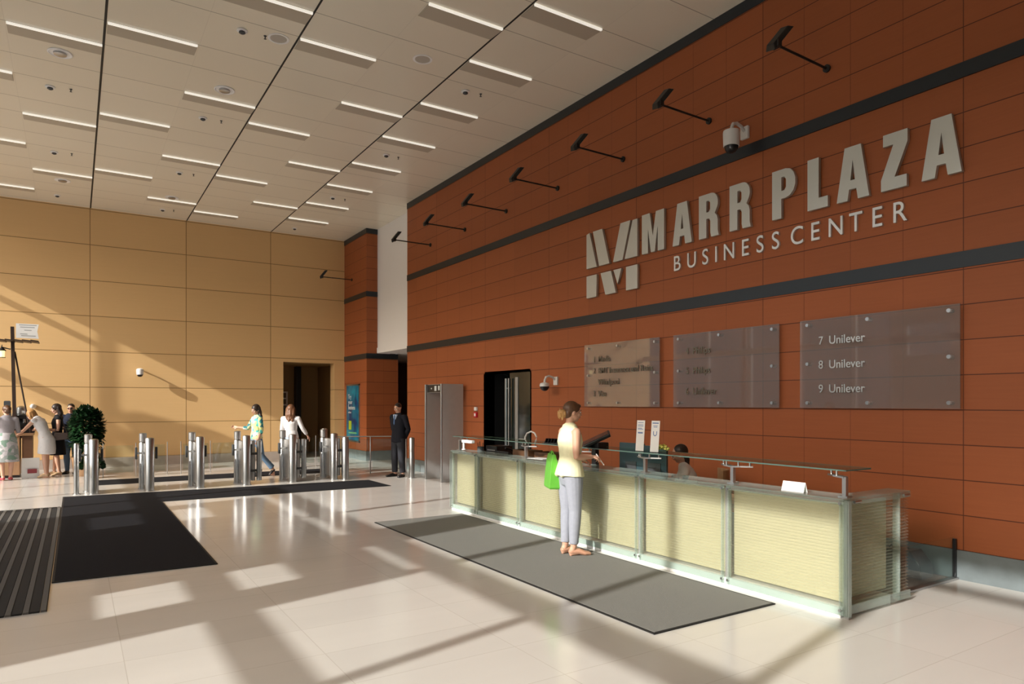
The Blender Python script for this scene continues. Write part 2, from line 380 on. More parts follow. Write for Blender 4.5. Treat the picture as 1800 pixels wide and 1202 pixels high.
# ------------------------------------------------------------ ceiling fittings
M['lamp'] = pm('lamp_strip', (.9, .88, .82), .4, emit=(1, .95, .84), es=.62)
M['recess_shade'] = pm('painted_recess_shade', (.52, .47, .385), .5)  # shade of the lamp recess put into a darker wedge colour
lights = []
for col, half, y0, n0, n1 in [(-1,0,9.94,-1,3), (-1,1,8.19,0,3), (0,0,7.45,0,3), (0,1,9.2,0,3), (1,0,9.94,0,3), (1,1,8.15,0,3)]:
    for i in range(n0, n1+1): lights.append((.36+2.365*col+1.1825*half, y0+3.505*i))
for i in range(0, 8): lights.append((5.09, 7.41+1.762*i))
first = None
for i, (x, y) in enumerate(sorted(lights, key=lambda p: p[1])):
    if y > 21.3: continue
    if first is None:
        first = r = empty('ceiling_light', (x, y, CH))
        b = MB(); b.box(.02, 1.16, -.002, .03, -.028, -.002); b.build('lamp_strip', M['lamp'], r)
        b = MB(); b.add([(.02,.03,-.028),(1.16,.03,-.028),(1.16,.36,-.006),(.02,.36,-.006),(.02,.03,0),(1.16,.03,0),(1.16,.36,0),(.02,.36,0)],
                        [(0,3,2,1),(4,5,6,7),(0,1,5,4),(1,2,6,5),(2,3,7,6),(3,0,4,7)]); b.build('shaded_wedge', M['recess_shade'], r)
    else: r = copy_tree(first); r.location = (x, y, CH)
    tag(r, 'slim linear white ceiling light set across the beige ceiling panels', 'ceiling light', 'linear ceiling lights')
def ceil_item(name, pts, mk, label, cat, grp):
    f = None
    for x, y in pts:
        if f is None: f = r = empty(name, (x, y, CH)); mk(r)
        else: r = copy_tree(f); r.location = (x, y, CH)
        tag(r, label, cat, grp)
def mk_vent(r):
    b = MB(); b.lathe([(.16, -.001), (.165, -.008), (.15, -.016), (.14, -.008), (.11, -.006)], n=28); b.build('rim', M['white'], r, smooth=True)
    b = MB(); b.lathe([(.09, -.005), (.085, -.03), (.05, -.04)], n=24); b.build('cone', M['steel2'], r, smooth=True)
def mk_det(r):
    b = MB(); b.lathe([(.07, -.0005), (.075, -.015), (.06, -.022)], n=20); b.build('base', M['white'], r, smooth=True)
    b = MB(); b.lathe([(.04, -.021), (.045, -.04), (.02, -.055)], n=16); b.build('sensor', M['darkgrey'], r, smooth=True)
def mk_spk(r):
    b = MB(); b.lathe([(.022, -.0005), (.022, -.006), (.008, -.01), (.008, -.04), (.02, -.045)], n=12); b.build('nozzle', M['darkgrey'], r, smooth=True)
def mk_ring(r):
    b = MB(); b.lathe([(.15, -.001), (.15, -.006), (.12, -.008), (.118, -.003)], n=28); b.build('rim', M['white'], r, smooth=True)
    b = MB(); b.lathe([(.115, -.001), (.115, -.004)], n=28); b.build('grille', pm('speaker_grille', (.5, .47, .42), .6), r)
ceil_item('ceiling_vent', [(-.19,12.33),(2.12,12.29),(-.25,19.36),(2.09,19.46)], mk_vent, 'round ceiling vent with a central cone', 'vent', 'round ceiling vents')
ceil_item('smoke_detector', [(-.35,13.73),(1.99,10.19),(1.99,13.71),(5.56,10.15),(5.57,13.66),(5.57,17.23),(-.37,17.26),(-.38,20.81),(2.01,17.26),(2.01,20.8),(5.58,20.89)], mk_det, 'small round smoke detector on the ceiling', 'smoke detector', 'ceiling smoke detectors')
ceil_item('sprinkler', [(-.06,13.66),(2.3,10.17),(2.3,13.67),(5.83,10.1),(5.84,13.65),(5.88,17.21),(-.06,17.18),(2.3,17.21),(2.27,20.7)], mk_spk, 'tiny sprinkler head beside a smoke detector', 'sprinkler', 'ceiling sprinklers')
ceil_item('ceiling_speaker', [(4.49,9.56),(2.48,10.14)], mk_ring, 'flush round speaker grille in the ceiling', 'speaker', 'flush ceiling speakers')

# ------------------------------------------------------------ wall lamps on arms
def mk_lamp(r):   # local: wall at x=0, arm points to -x
    b = MB(); b.lathe([(.045, 0), (.045, .025), (.03, .03)], n=16, axis=(-1,0,0)); b.build('wall_plate', M['darkmetal'], r, smooth=True)
    b = MB(); b.rod((-.02,0,0), (-.95,-.02,.0), .014, 8); b.build('arm', M['darkmetal'], r, smooth=True)
    b = MB(); b.obox((-.97,-.02,.0), (V(1,0,.0),V(0,1,0),V(0,0,1)), (.03,.05,.035)); b.build('knuckle', M['darkmetal'], r)
    d = V(.55,-.3,.78).normalized(); nrm = V(.8,0,-.56).normalized(); nrm = (nrm-d*nrm.dot(d)).normalized(); sv = nrm.cross(d)
    b = MB(); c = V(-.93,-.02,.09)
    b.add([c+d*a*.17+sv*s*(.075)+nrm*n for n, q in ((.028,1),(-.028,.75)) for a, s in ((-1*q,-1*q),(1*q,-1*q),(1*q,1*q),(-1*q,1*q))],
          [(0,1,2,3),(7,6,5,4),(0,4,5,1),(1,5,6,2),(2,6,7,3),(3,7,4,0)]); h = b.build('lamp_head', M['darkmetal'], r, bevel=.008)
    b = MB(); b.obox(c+nrm*.03, (d, sv, nrm), (.15,.06,.002)); b.build('lens', pm('lamp_lens', (.3,.3,.3), .1), h)
LL = [(4.73,'nearest the camera, above the letters of the second word'),(6.49,'second from the camera along the red wall'),(8.25,'third from the camera along the red wall'),
      (10.01,'fourth from the camera along the red wall'),(11.77,'fifth from the camera along the red wall'),(13.52,'sixth from the camera along the red wall'),
      (15.29,'beside the tall white recess'),(20.97,'on the far red block by the ochre wall')]
f = None
for y, t in LL:
    if f is None: f = r = empty('wall_lamp', (XR, y, 5.65)); mk_lamp(r)
    else: r = copy_tree(f); r.location = (XR, y, 5.65)
    tag(r, 'black floodlight on a long arm, '+t, 'wall lamp', 'arm floodlights on the red wall')

# ------------------------------------------------------------ lettering
XS = XR-.055
def wl(y, z): return (y, z)
sign = empty('wall_lettering', (XS, 6.2, 3.5), 0, 'large steel MARR PLAZA BUSINESS CENTER lettering with striped M emblem on the red wall', 'sign')
def wpoly(name, poly, thick=.045, holes=None, lab=None, parent=sign, mt='letter', x=XS):
    """poly in (y,z) wall coordinates; front face at x"""
    o = parent.location; cu = bpy.data.curves.new(name, 'CURVE'); cu.dimensions = '2D'; cu.fill_mode = 'BOTH'; cu.extrude = thick/2
    for pl in [poly]+(holes or []):
        sp = cu.splines.new('POLY'); sp.points.add(len(pl)-1)
        for p, (a, c) in zip(sp.points, pl): p.co = (-(a-o.y), c-o.z, 0, 1)
        sp.use_cyclic_u = True
    t = bpy.data.objects.new('t', cu); COL.objects.link(t); dg = bpy.context.evaluated_depsgraph_get(); dg.update()
    me = bpy.data.meshes.new_from_object(t.evaluated_get(dg)); bpy.data.objects.remove(t)
    # local curve (X, Y, Z) -> wall (-Y world, Z world, -X world)
    me.transform(Matrix(((0,0,-1,x+thick/2-o.x),(-1,0,0,0),(0,1,0,0),(0,0,0,1)))); me.materials.clear(); me.materials.append(M[mt]); me.name = name
    ob = link(bpy.data.objects.new(name, me)); ob.parent = parent
    if lab: ob['label'] = lab
    return ob
stripes = [[(9.12,4.61),(9.04,4.63),(8.85,4.03),(9.12,4.03)],[(8.95,4.63),(8.71,4.63),(8.53,4.03),(8.79,4.03)],[(8.26,4.62),(8.03,4.62),(8.21,4.03),(8.44,4.03)],[(7.98,4.61),(7.87,4.61),(7.87,4.03),(8.16,4.03)],
 [(9.12,3.9),(8.85,3.9),(8.86,3.53),(9.12,3.53)],[(8.75,3.9),(8.49,3.9),(8.37,3.53),(8.63,3.53)],[(8.43,3.9),(8.24,3.9),(8.33,3.66)],[(8.13,3.9),(7.87,3.9),(7.87,3.53),(8.13,3.53)]]
for p in stripes: wpoly('emblem_stripe', p)
def arc(cx, cy, rx, ry, a0, a1, n=7): return [(cx+rx*math.cos(math.radians(a0+(a1-a0)*i/n)), cy+ry*math.sin(math.radians(a0+(a1-a0)*i/n))) for i in range(n+1)]
G = {  # unit box glyphs, x to the right, y up
 'M': ([(0,0),(0,1),(.36,1),(.50,.42),(.64,1),(1,1),(1,0),(.72,0),(.72,.62),(.585,0),(.415,0),(.28,.62),(.28,0)], []),
 'A': ([(0,0),(.25,1),(.75,1),(1,0),(.66,0),(.61,.2),(.39,.2),(.34,0)], [[(.43,.37),(.57,.37),(.5,.74)]]),
 'R': ([(0,0),(0,1),(.5,1)]+arc(.62,.76,.34,.24,90,-30)+[(.80,.52),(.90,.46),(.95,.36),(.95,.12),(1,0),(.62,0),(.58,.1),(.58,.36),(.52,.43),(.38,.43),(.38,0)], [[(.38,.58),(.38,.84),(.50,.84),(.57,.79),(.57,.64),(.50,.58)]]),
 'P': ([(0,0),(0,1),(.5,1)]+arc(.58,.70,.42,.30,90,-90)+[(.40,.40),(.40,0)], [[(.40,.56),(.40,.84),(.52,.84),(.60,.78),(.60,.62),(.52,.56)]]),
 'L': ([(0,0),(0,1),(.56,1),(.56,.21),(1,.21),(1,0)], []),
 'Z': ([(.08,1),(1,1),(1,.78),(.52,.21),(.97,.21),(.97,0),(0,0),(0,.2),(.47,.79),(.08,.79)], []),
}
ext = [7.77,7.30,7.13,6.76,6.63,6.28,6.10,5.76,5.44,5.11,4.95,4.69,4.58,4.20,4.07,3.79,3.65,3.27]
for i, ch in enumerate('MARRPLAZA'):
    a, c = ext[2*i], ext[2*i+1]; f0 = lambda p: (a+(c-a)*p[0], 4.03+.60*p[1]); pl, hs = G[ch]
    wpoly('letter', [f0(p) for p in pl], holes=[[f0(p) for p in h] for h in hs])
def text_obj(s, size, parent, y, z, x, mt, name='letter', thick=.012, align='CENTER', sx=1.0, off=0):
    cu = bpy.data.curves.new(name, 'FONT'); cu.body = s; cu.size = size; cu.extrude = thick/2; cu.align_x = align; cu.offset = off
    t = bpy.data.objects.new('t', cu); COL.objects.link(t); dg = bpy.context.evaluated_depsgraph_get(); dg.update()
    me = bpy.data.meshes.new_from_object(t.evaluated_get(dg)); bpy.data.objects.remove(t); o = parent.location
    me.transform(Matrix(((0,0,-1,x+thick/2-o.x),(-sx,0,0,y-o.y),(0,1,0,z-o.z),(0,0,0,1)))); me.materials.clear(); me.materials.append(mt); me.name = name
    ob = link(bpy.data.objects.new(name, me)); ob.parent = parent; return ob
M['letter2'] = pm('thin_letter_steel', (.72, .72, .70), .35, .6)
for ch, y in zip('BUSINESSCENTER', [7.07,6.79,6.54,6.35,6.13,5.87,5.64,5.41,5.11,4.87,4.61,4.37,4.13,3.89]):
    text_obj(ch, .31, sign, y, 3.675, XR-.03, M['letter2'], thick=.03, sx=.86, off=.001)

# glass directory panels
def info_panel(y0, y1, rows, mt, label):
    r = empty('directory_panel', (XR-.07, (y0+y1)/2, 1.69), 0, label, 'sign', 'glass directory panels'); c = (y0+y1)/2
    b = MB(); b.box(0, .012, y1-c, y0-c, 0, 1.04); b.build('glass_plate', M['info_glass'], r)
    for yy in (y0-.1, (y0+y1)/2+.05, y1+.1):
        for zz in (.06, .52, .98):
            if zz == .52 and abs(yy-c) < .1: continue
            b = MB(); b.rod((-.014, yy-c, zz), (.069, yy-c, zz), .020, 12); b.build('standoff', M['steel'], r, smooth=True)
    for n, s_, z in rows:
        if n: text_obj(n, .135, r, y0-.25, z, XR-.085, mt, 'number', .008, 'LEFT', .9)
        text_obj(s_, .135, r, y0-.38, z, XR-.085, mt, 'company_name', .008, 'LEFT', .92, off=.001)
    return r
M['txt'] = pm('text_steel', (.6, .62, .62), .35, .5); M['txt_darkrefl'] = pm('text_dark_reflection', (.20, .18, .14), .4, .6)  # second steel is darkened to paint in dark reflections on the text
info_panel(5.04, 3.28, [('7','Unilever',2.43),('8','Unilever',2.15),('9','Unilever',1.87)], M['txt'], 'glass directory panel with bright text, the largest and nearest of three on the red wall')
info_panel(7.10, 5.33, [('4','Philips',2.44),('5','Philips',2.16),('6','Unilever',1.87)], M['txt_darkrefl'], 'glass directory panel with dim text, in the middle of the three on the red wall')
info_panel(9.16, 7.38, [('1','Media',2.43),('2','BMT Insurance and Reins',2.24),('','Whirlpool',2.05),('3','Visa',1.86)], M['txt_darkrefl'], 'glass directory panel with four dim rows, farthest of the three on the red wall')
# ------------------------------------------------------------ reception counter
CX0, CX1, CY0, CY1 = 5.22, 6.23, 3.19, 10.02
rc = empty('reception_counter', (CX0, CY0, 0), 0, 'long glass and cream reception counter in front of the red wall', 'counter')
def lb(b, x0, x1, y0, y1, z0, z1): b.box(x0-CX0, x1-CX0, y0-CY0, y1-CY0, z0, z1)
b = MB(); lb(b, CX0+.012, CX1-.25, CY0+.04, CY1, 0, .085); b.build('plinth', pm('white_plinth', (.72, .74, .73), .3), rc)
bays = [3.19, 4.39, 5.59, 6.79, 7.99, 9.19, 10.02]
cc = .10
for i in range(6):
    y0, y1 = bays[i], bays[i+1]
    b = MB(); lb(b, CX0+cc, CX0+cc+.03, y0+.025, y1-.025, .11, .92); b.build('cream_panel', M['cream'], rc, bevel=.004)
    b = MB(); z = .105
    while z < .925:
        c0 = V(.034, 0, z); lb_ = (y1-y0)/2-.012
        b.obox((CX0+.028-CX0, (y0+y1)/2-CY0, z+.012), (V(1,0,.62), V(0,1,0), V(-.62,0,1)), (.021, lb_, .0016)); z += .0275
    b.build('glass_louvres', M['louvre_glass'], rc)
    for z0, z1 in ((.03, .10), (.925, .965)):
        b = MB(); lb(b, CX0, CX0+.008, y0+.012, y1-.012, z0, z1); b.build('glass_rail', M['green_glass'], rc)
for i, y in enumerate(bays):
    b = MB(); lb(b, CX0+.03, CX0+.07, y-.02, y+.02, 0, .95); b.build('upright', M['frame'], rc)
    b = MB(); lb(b, CX0-.002, CX0+.03, y-.045, y-.032, .03, .96); lb(b, CX0-.002, CX0+.03, y+.032, y+.045, .03, .96); b.build('glass_fin', M['green_glass'], rc)
    for z in (.07, .935):
        for s_ in (-1, 1):
            if (i == 0 and s_ < 0) or (i == 6 and s_ > 0): continue
            b = MB(); b.rod((-.014, y-CY0+s_*.035, z), (.03, y-CY0+s_*.035, z), .012, 10); b.build('bolt', M['steel'], rc, smooth=True)
# near end of the counter
b = MB(); lb(b, 5.36, 6.02, CY0+.10, CY0+.13, .12, .915); b.build('cream_panel', M['cream'], rc, bevel=.004)
b = MB(); z = .09
while z < .93:
    b.obox(((CX0+CX1)/2-CX0+.02, .03, z+.012), (V(1,0,0), V(0,1,.62), V(0,-.62,1)), ((CX1-CX0)/2-.03, .021, .0016)); z += .0275
b.build('glass_louvres', M['louvre_glass'], rc)
for z0, z1 in ((.03, .10), (.92, .965)):
    b = MB(); lb(b, CX0+.03, CX1, CY0, CY0+.008, z0, z1); b.build('glass_rail', M['green_glass'], rc)
b = MB(); lb(b, 5.30, 5.315, CY0+.0, CY0+.06, .03, .96); lb(b, 6.05, 6.065, CY0, CY0+.06, .03, .96); b.build('glass_fin', M['green_glass'], rc)
b = MB(); lb(b, CX0+.02, CX0+.028, CY0-.012, CY0+.03, .02, .96); b.build('corner_glass', M['green_glass'], rc)
for x in (5.33, 6.08):
    b = MB(); b.rod((x-CX0, -.02, .945), (x-CX0+.09, -.02, .945), .012, 10); b.build('bolt', M['steel'], rc, smooth=True)
b = MB(); lb(b, CX0+.14, 6.15, CY1-.04, CY1, 0, .93); b.build('end_board', M['wood'], rc)
b = MB(); lb(b, CX0-.01, CX0+.30, CY0, CY1, .962, .975); lb(b, CX0+.30, CX1, CY0, CY0+.2, .962, .975); b.build('glass_ledge', M['green_glass'], rc)
b = MB(); lb(b, CX0+.30, 6.15, CY0+.2, CY1-.05, .70, .74); b.build('desk_board', M['lightwood'], rc)
# raised glass shelf on winged posts
b = MB(); lb(b, 5.32, 5.69, 3.24, 10.15, 1.188, 1.198); b.build('glass_shelf', M['shelf_glass'], rc)
b = MB(); lb(b, 5.317, 5.32, 3.24, 10.15, 1.187, 1.199); lb(b, 5.32, 5.69, 3.237, 3.24, 1.187, 1.199); lb(b, 5.69, 5.692, 3.24, 10.15, 1.187, 1.199); b.build('shelf_edge', M['edge_glass'], rc)
for y in (3.26, 4.40, 5.60, 6.80, 7.99, 9.95):
    p = MB(); lb(p, 5.33, 5.365, y-.017, y+.017, .975, 1.14); lb(p, 5.31, 5.385, y-.04, y+.04, .975, .985); po_ = p.build('shelf_post', M['steel2'], rc)
    for s_ in ((1,) if y < 3.5 else (-1,) if y > 9.9 else (-1, 1)):
        p = MB(); p.add([(5.32-CX0, y-CY0, 1.128), (5.38-CX0, y-CY0, 1.128), (5.43-CX0, y-CY0+s_*.17, 1.136), (5.40-CX0, y-CY0+s_*.19, 1.136), (5.33-CX0, y-CY0+s_*.10, 1.136),
                         (5.32-CX0, y-CY0, 1.142), (5.38-CX0, y-CY0, 1.142), (5.43-CX0, y-CY0+s_*.17, 1.15), (5.40-CX0, y-CY0+s_*.19, 1.15), (5.33-CX0, y-CY0+s_*.10, 1.15)],
                        [(0,1,2,3,4),(9,8,7,6,5),(0,5,6,1),(1,6,7,2),(2,7,8,3),(3,8,9,4),(4,9,5,0)]); p.build('bracket_arm', M['steel2'], po_)
        for dx, dy in ((.12, .07), (.18, .155)):
            p = MB(); p.rod((5.22+dx-CX0, y-CY0+s_*dy, 1.14), (5.22+dx-CX0, y-CY0+s_*dy, 1.187), .009, 8); p.build('pin', M['steel'], po_, smooth=True)
# low side screen from counter to the wall: clear glass gate
g = empty('glass_gate', (6.45, 3.34, 0), 0, 'low clear glass gate between the counter end and the red wall', 'gate')
b = MB(); b.box(0, .90, 0, .01, .02, .42); b.build('glass_pane', M['glass'], g)
b = MB(); b.box(-.25, .93, -.03, .03, .001, .022); b.build('floor_rail', M['steel2'], g)
b = MB(); b.box(.90, .93, -.01, .02, .02, .40); b.build('end_post', M['blk'], g)
# brown platform floor behind the counter
b = MB(); b.box(6.1, 7.36, 3.36, 10.0, .001, .012); o = b.build('floor_mat', M['wood']); tag(o, 'brown floor covering behind the reception counter', 'mat')
# dark equipment box at the plinth behind the counter
q = empty('equipment_box', (7.15, 3.75, .012), 0, 'black equipment case on the floor behind the counter end by the plinth', 'box')
b = MB(); b.prism([(-.28, 0), (.28, 0), (.22, .24), (-.16, .26), (-.26, .14)], lambda p: (0.08, p[0], p[1]), lambda p: (-.16, p[0], p[1])); b.build('case', M['blk'], q, bevel=.01)
b = MB(); b.tube([(-.05, -.1, .24), (-.05, -.08, .29), (-.05, .06, .30), (-.05, .1, .25)], .008); b.build('handle', M['darkgrey'], q, smooth=True)

# ------------------------------------------------------------ things on the counter
def monitor(x, y, z, rz, label, w_=.46, h=.27, col='blk', tilt=.0):
    r = empty('monitor', (x, y, z), rz, label, 'monitor', 'monitors on the reception desk')
    b = MB(); b.lathe([(.10, 0), (.10, .01), (.03, .016)], n=20); b.build('base', M['blk'], r, smooth=True)
    b = MB(); b.box(.01, .035, -.025, .025, .01, .22); b.build('stand', M['blk'], r)
    b = MB(); b.box(-.02, .015, -w_/2, w_/2, .12, .12+h); s_ = b.build('housing', M[col], r, bevel=.005)
    b = MB(); b.box(.0155, .0165, -w_/2+.015, w_/2-.015, .135, .105+h); b.build('screen', pm('screen_dark', (.02, .03, .04), .15), s_)
    b = MB(); b.box(-.028, -.02, -.09, .09, .17, .30); b.build('back_panel', M['darkgrey'], s_)
    return r
M['monback'] = pm('blue_grey_plastic', (.045, .085, .10), .3)
monitor(5.72, 6.22, .742, .05, 'dark monitor seen from behind, left of the two under the white leaflets', .40, .40, 'monback')
monitor(5.76, 5.86, .742, .12, 'dark monitor seen from behind, nearer the seated receptionist', .34, .38, 'monback')
# black terminal beside the standing customer
t = empty('payment_terminal', (5.62, 6.80, .742), 0, 'black touch terminal on a stand in front of the standing customer', 'terminal')
b = MB(); b.lathe([(.11, 0), (.11, .012), (.04, .02)], n=20); b.build('base', M['blk'], t, smooth=True)
b = MB(); b.box(-.03, .03, -.04, .04, .01, .50); b.build('stand', M['blk'], t, bevel=.004)
b = MB(); d1 = V(.55, -.5, .35).normalized(); n1 = V(-.35, .1, .93).normalized(); u1 = n1.cross(d1).normalized(); n1 = d1.cross(u1)
b.obox((0, -.02, .54), (d1, u1, n1), (.19, .13, .022)); h_ = b.build('screen_housing', M['blk'], t, bevel=.01)
b = MB(); b.obox(V(0, -.02, .54)+n1*.0235, (d1, u1, n1), (.17, .105, .001)); b.build('screen', pm('screen_gloss', (.05, .06, .07), .05), h_)
b = MB(); b.obox((.02, -.04, .47), (V(1,0,0), V(0,1,0), V(0,0,1)), (.09, .10, .035)); b.build('printer', M['blk'], t, bevel=.012)
# leaflets
def leaflet(y, label, kind):
    r = empty('leaflet_stand', (5.44, y, 1.199), .12, label, 'leaflet', 'white leaflets on the glass shelf')
    b = MB(); b.box(-.03, .03, -.055, .055, 0, .004); b.build('base', M['glass'], r)
    b = MB(); b.obox((0, 0, .178), (V(.995,0,-.09), V(0,1,0), V(.09,0,.995)), (.0015, .058, .174)); p = b.build('sheet', M['wht'], r)
    bl = pm('print_blue', (.12, .2, .42), .6)
    def strip(z, y0, y1, h=.006):
        b.obox((-.0022+(z-.178)*.09, (y0+y1)/2, z), (V(.995,0,-.09), V(0,1,0), V(.09,0,.995)), (.0006, abs(y1-y0)/2, h/2))
    b = MB()
    if kind == 0:
        for z in (.325, .30, .285, .262, .25): strip(z, .04, -.038 if z != .262 else -.02)
        strip(.21, .035, -.035, .016)
    else:
        strip(.325, .042, -.042, .012); strip(.295, .03, -.03); strip(.28, .026, -.026)
        pts = [(.022, .235), (.022, .205), (.014, .190), (0, .184), (-.014, .190), (-.022, .205), (-.022, .235)]
        for (a0, z0), (a1, z1) in zip(pts, pts[1:]): b.rod((-.003+(z0-.178)*.09, a0, z0), (-.003+(z1-.178)*.09, a1, z1), .0045, 6)
    b.build('print', bl, p)
leaflet(5.78, 'white tall leaflet with printed lines, left of the pair on the glass shelf', 0)
leaflet(5.545, 'white tall leaflet with a blue U mark, right of the pair on the glass shelf', 1)
fl = empty('flower_bowl', (5.52, 5.50, 1.199), 0, 'small bowl of yellow flowers before the right leaflet', 'flowers')
b = MB(); b.lathe([(.025, 0), (.055, .02), (.06, .035), (.05, .035)], n=16); b.build('bowl', M['glass'], fl, smooth=True)
b = MB(); rr = random.Random(5)
for i in range(18): b.ell((rr.uniform(-.05,.05), rr.uniform(-.07,.07), .05+rr.uniform(-.015,.03)), (.018,.018,.014), n=8, m=6)
b.build('petals', pm('yellow_petals', (.72, .68, .16), .6), fl, smooth=True)
c_ = empty('name_card', (5.30, 3.70, .976), 0, 'blank white folded card on the counter ledge near its corner', 'card')
b = MB(); b.add([(-.03,-.11,0),(-.03,.11,0),(0,.11,.085),(0,-.11,.085),(.03,-.11,0),(.03,.11,0),(-.028,-.11,0),(-.028,.11,0),(0,.11,.082),(0,-.11,.082),(.028,-.11,0),(.028,.11,0)],
   [(0,1,2,3),(3,2,5,4),(7,6,9,8),(8,9,10,11)]); b.build('card_sheet', M['wht'], c_)
# office clutter at the far end
def thing1(name, mk, mt, loc, label, cat, group=None, smooth=False, bevel=0, rz=0):
    b = MB(); mk(b); o = b.build(name, mt, smooth=smooth, bevel=bevel); o.location = loc; o.rotation_euler = (0, 0, rz); tag(o, label, cat, group); return o
def wbox(x, y, label, l=.42):
    r = empty('storage_box', (x, y, .742), 0, label, 'box', 'brown boxes on the desk')
    b = MB(); b.box(-.13, .13, -l/2, l/2, 0, .012); b.box(-.13, -.118, -l/2, l/2, .012, .30); b.box(.118, .13, -l/2, l/2, .012, .30); b.box(-.118, .118, -l/2, -l/2+.012, .012, .30); b.box(-.118, .118, l/2-.012, l/2, .012, .30); b.build('tray', M['wood'], r)
    b = MB()
    for k in range(6): b.box(-.10, .10, -l/2+.03+k*(l-.1)/6, -l/2+.05+k*(l-.1)/6, .012, .26-.01*(k%3))
    b.build('folders', M['darkgrey'], r)
wbox(5.75, 8.55, 'brown wooden box on the desk, farther of two beyond the shelf post')
wbox(5.75, 7.95, 'brown wooden box on the desk, nearer of two by the shelf post', .46)
pc = empty('desk_telephone', (5.70, 9.02, .742), .1, 'black office telephone console with handset on the desk', 'telephone')
b = MB(); b.add([(-.12,-.16,0),(.12,-.16,0),(.12,.16,0),(-.12,.16,0),(-.12,-.16,.26),(.12,-.16,.12),(.12,.16,.12),(-.12,.16,.26)], [(0,3,2,1),(4,5,6,7),(0,1,5,4),(1,2,6,5),(2,3,7,6),(3,0,4,7)]); b.build('console', M['blk'], pc, bevel=.01)
b = MB(); b.loft([(-.12,-.10,.31),(-.03,-.10,.29),(.06,-.10,.24)], [.02,.014,.02]); b.build('handset', M['blk'], pc, smooth=True)
fx = empty('desk_computer', (5.78, 9.42, .742), 0, 'squat black computer case among the clutter at the far counter end', 'computer')
b = MB(); b.box(-.15, .15, -.17, .17, 0, .32); c2 = b.build('case', M['blk'], fx, bevel=.008)
b = MB(); b.box(-.153, -.15, -.12, .12, .24, .26); b.box(-.153, -.15, .08, .12, .12, .16); b.build('drive_slot', M['steel2'], c2)
cup = empty('pen_pot', (5.55, 9.62, .742), 0, 'dark pen pot beside the white scanner arm', 'pot')
b = MB(); b.lathe([(.05, 0), (.055, .01), (.055, .30), (.045, .30), (.045, .06)], n=18); b.build('pot', M['darkgrey'], cup, smooth=True)
b = MB()
for k in range(5): b.rod((.02*math.cos(k*1.3), .02*math.sin(k*1.3), .08), (.045*math.cos(k*1.3), .045*math.sin(k*1.3), .36+.02*(k%2)), .006, 6)
b.build('pens', M['wood'], cup)
lp = empty('desk_lamp', (5.98, 8.92, .742), .3, 'white desk lamp with a curved arched neck at the far counter end', 'lamp')
b = MB(); b.lathe([(.08, 0), (.08, .015), (.02, .02)], n=18); b.build('base', M['wht'], lp, smooth=True)
b = MB(); b.tube([(0,.0,.015),(0,.02,.30),(0,.03,.47),(0,-.01,.53),(0,-.09,.56),(0,-.16,.54),(0,-.20,.48),(0,-.19,.42)], .013); b.build('neck', M['wht'], lp, smooth=True)
b = MB(); b.lathe([(.012, 0), (.03, -.03), (.035, -.06)], (0,-.185,.43), n=14); b.build('lamp_shade', M['wht'], lp, smooth=True)
b = MB(); b.rod((0,.03,.43), (0,.16,.43), .010, 8); b.build('side_arm', M['wht'], lp, smooth=True)
sc = empty('document_scanner', (5.34, 9.80, .986), 0, 'white scanner head on a short arm at the far end of the ledge', 'scanner')
b = MB(); b.lathe([(.035, 0), (.035, .01), (.018, .02), (.018, .14)], (0, .0, 0), n=14); b.build('column', M['wht'], sc, smooth=True)
b = MB(); b.box(-.03, .04, -.30, .03, .115, .165); b.build('head', M['wht'], sc, bevel=.012)
pp = empty('paper_stack', (5.50, 7.55, 1.199), .3, 'small black rack of folded papers on the glass shelf by the doorway', 'papers')
b = MB()
for k in range(5): b.obox((0, -.1+k*.05, .03), (V(1,0,0), V(0,1,.4), V(0,-.4,1)), (.05, .004, .035))
b.build('folds', M['blk'], pp); b = MB(); b.box(-.06, .06, -.14, .14, 0, .006); b.build('tray', M['darkgrey'], pp)
kb = thing1('paper_sheet', lambda b: b.box(-.11, .11, -.15, .15, 0, .003), M['wht'], (5.46, 7.80, .976), 'white sheet of paper lying on the ledge by the brown boxes', 'paper', rz=.2)

# ------------------------------------------------------------ receptionist chair
ch = empty('office_chair', (6.50, 5.76, .012), -.75, 'office chair with a curved wooden back behind the counter', 'chair')
b = MB(); b.box(-.23, .23, -.23, .23, .42, .48); b.build('seat', M['blk'], ch, bevel=.02)
b = MB()
for k in range(9):
    a0, a1 = -.9+k*.2, -.9+(k+1)*.2
    b.add([(.26*math.cos(a)+.02*o_, .26*math.sin(a), z) for z in (.68, .93) for a in (a0, a1) for o_ in (0, 1)], [(0,2,6,4),(1,5,7,3),(0,1,3,2),(4,6,7,5)]+([(0,4,5,1)] if k == 0 else [])+([(2,3,7,6)] if k == 8 else []))
b.build('backrest', M['lightwood'], ch)
b = MB(); b.box(.20, .24, -.025, .025, .44, .70); b.rod((0,0,.08), (0,0,.42), .03); b.build('column', M['blk'], ch)
b = MB()
for k in range(5): b.rod((0,0,.09), (.3*math.cos(k*1.257), .3*math.sin(k*1.257), .05), .018, 8)
b.build('base', M['blk'], ch)
for k in range(5):
    b = MB(); x, y = .29*math.cos(k*1.257), .29*math.sin(k*1.257); b.rod((x,y-.02,.027), (x,y+.02,.027), .026, 12); b.build('castor', M['blk'], ch, smooth=True)

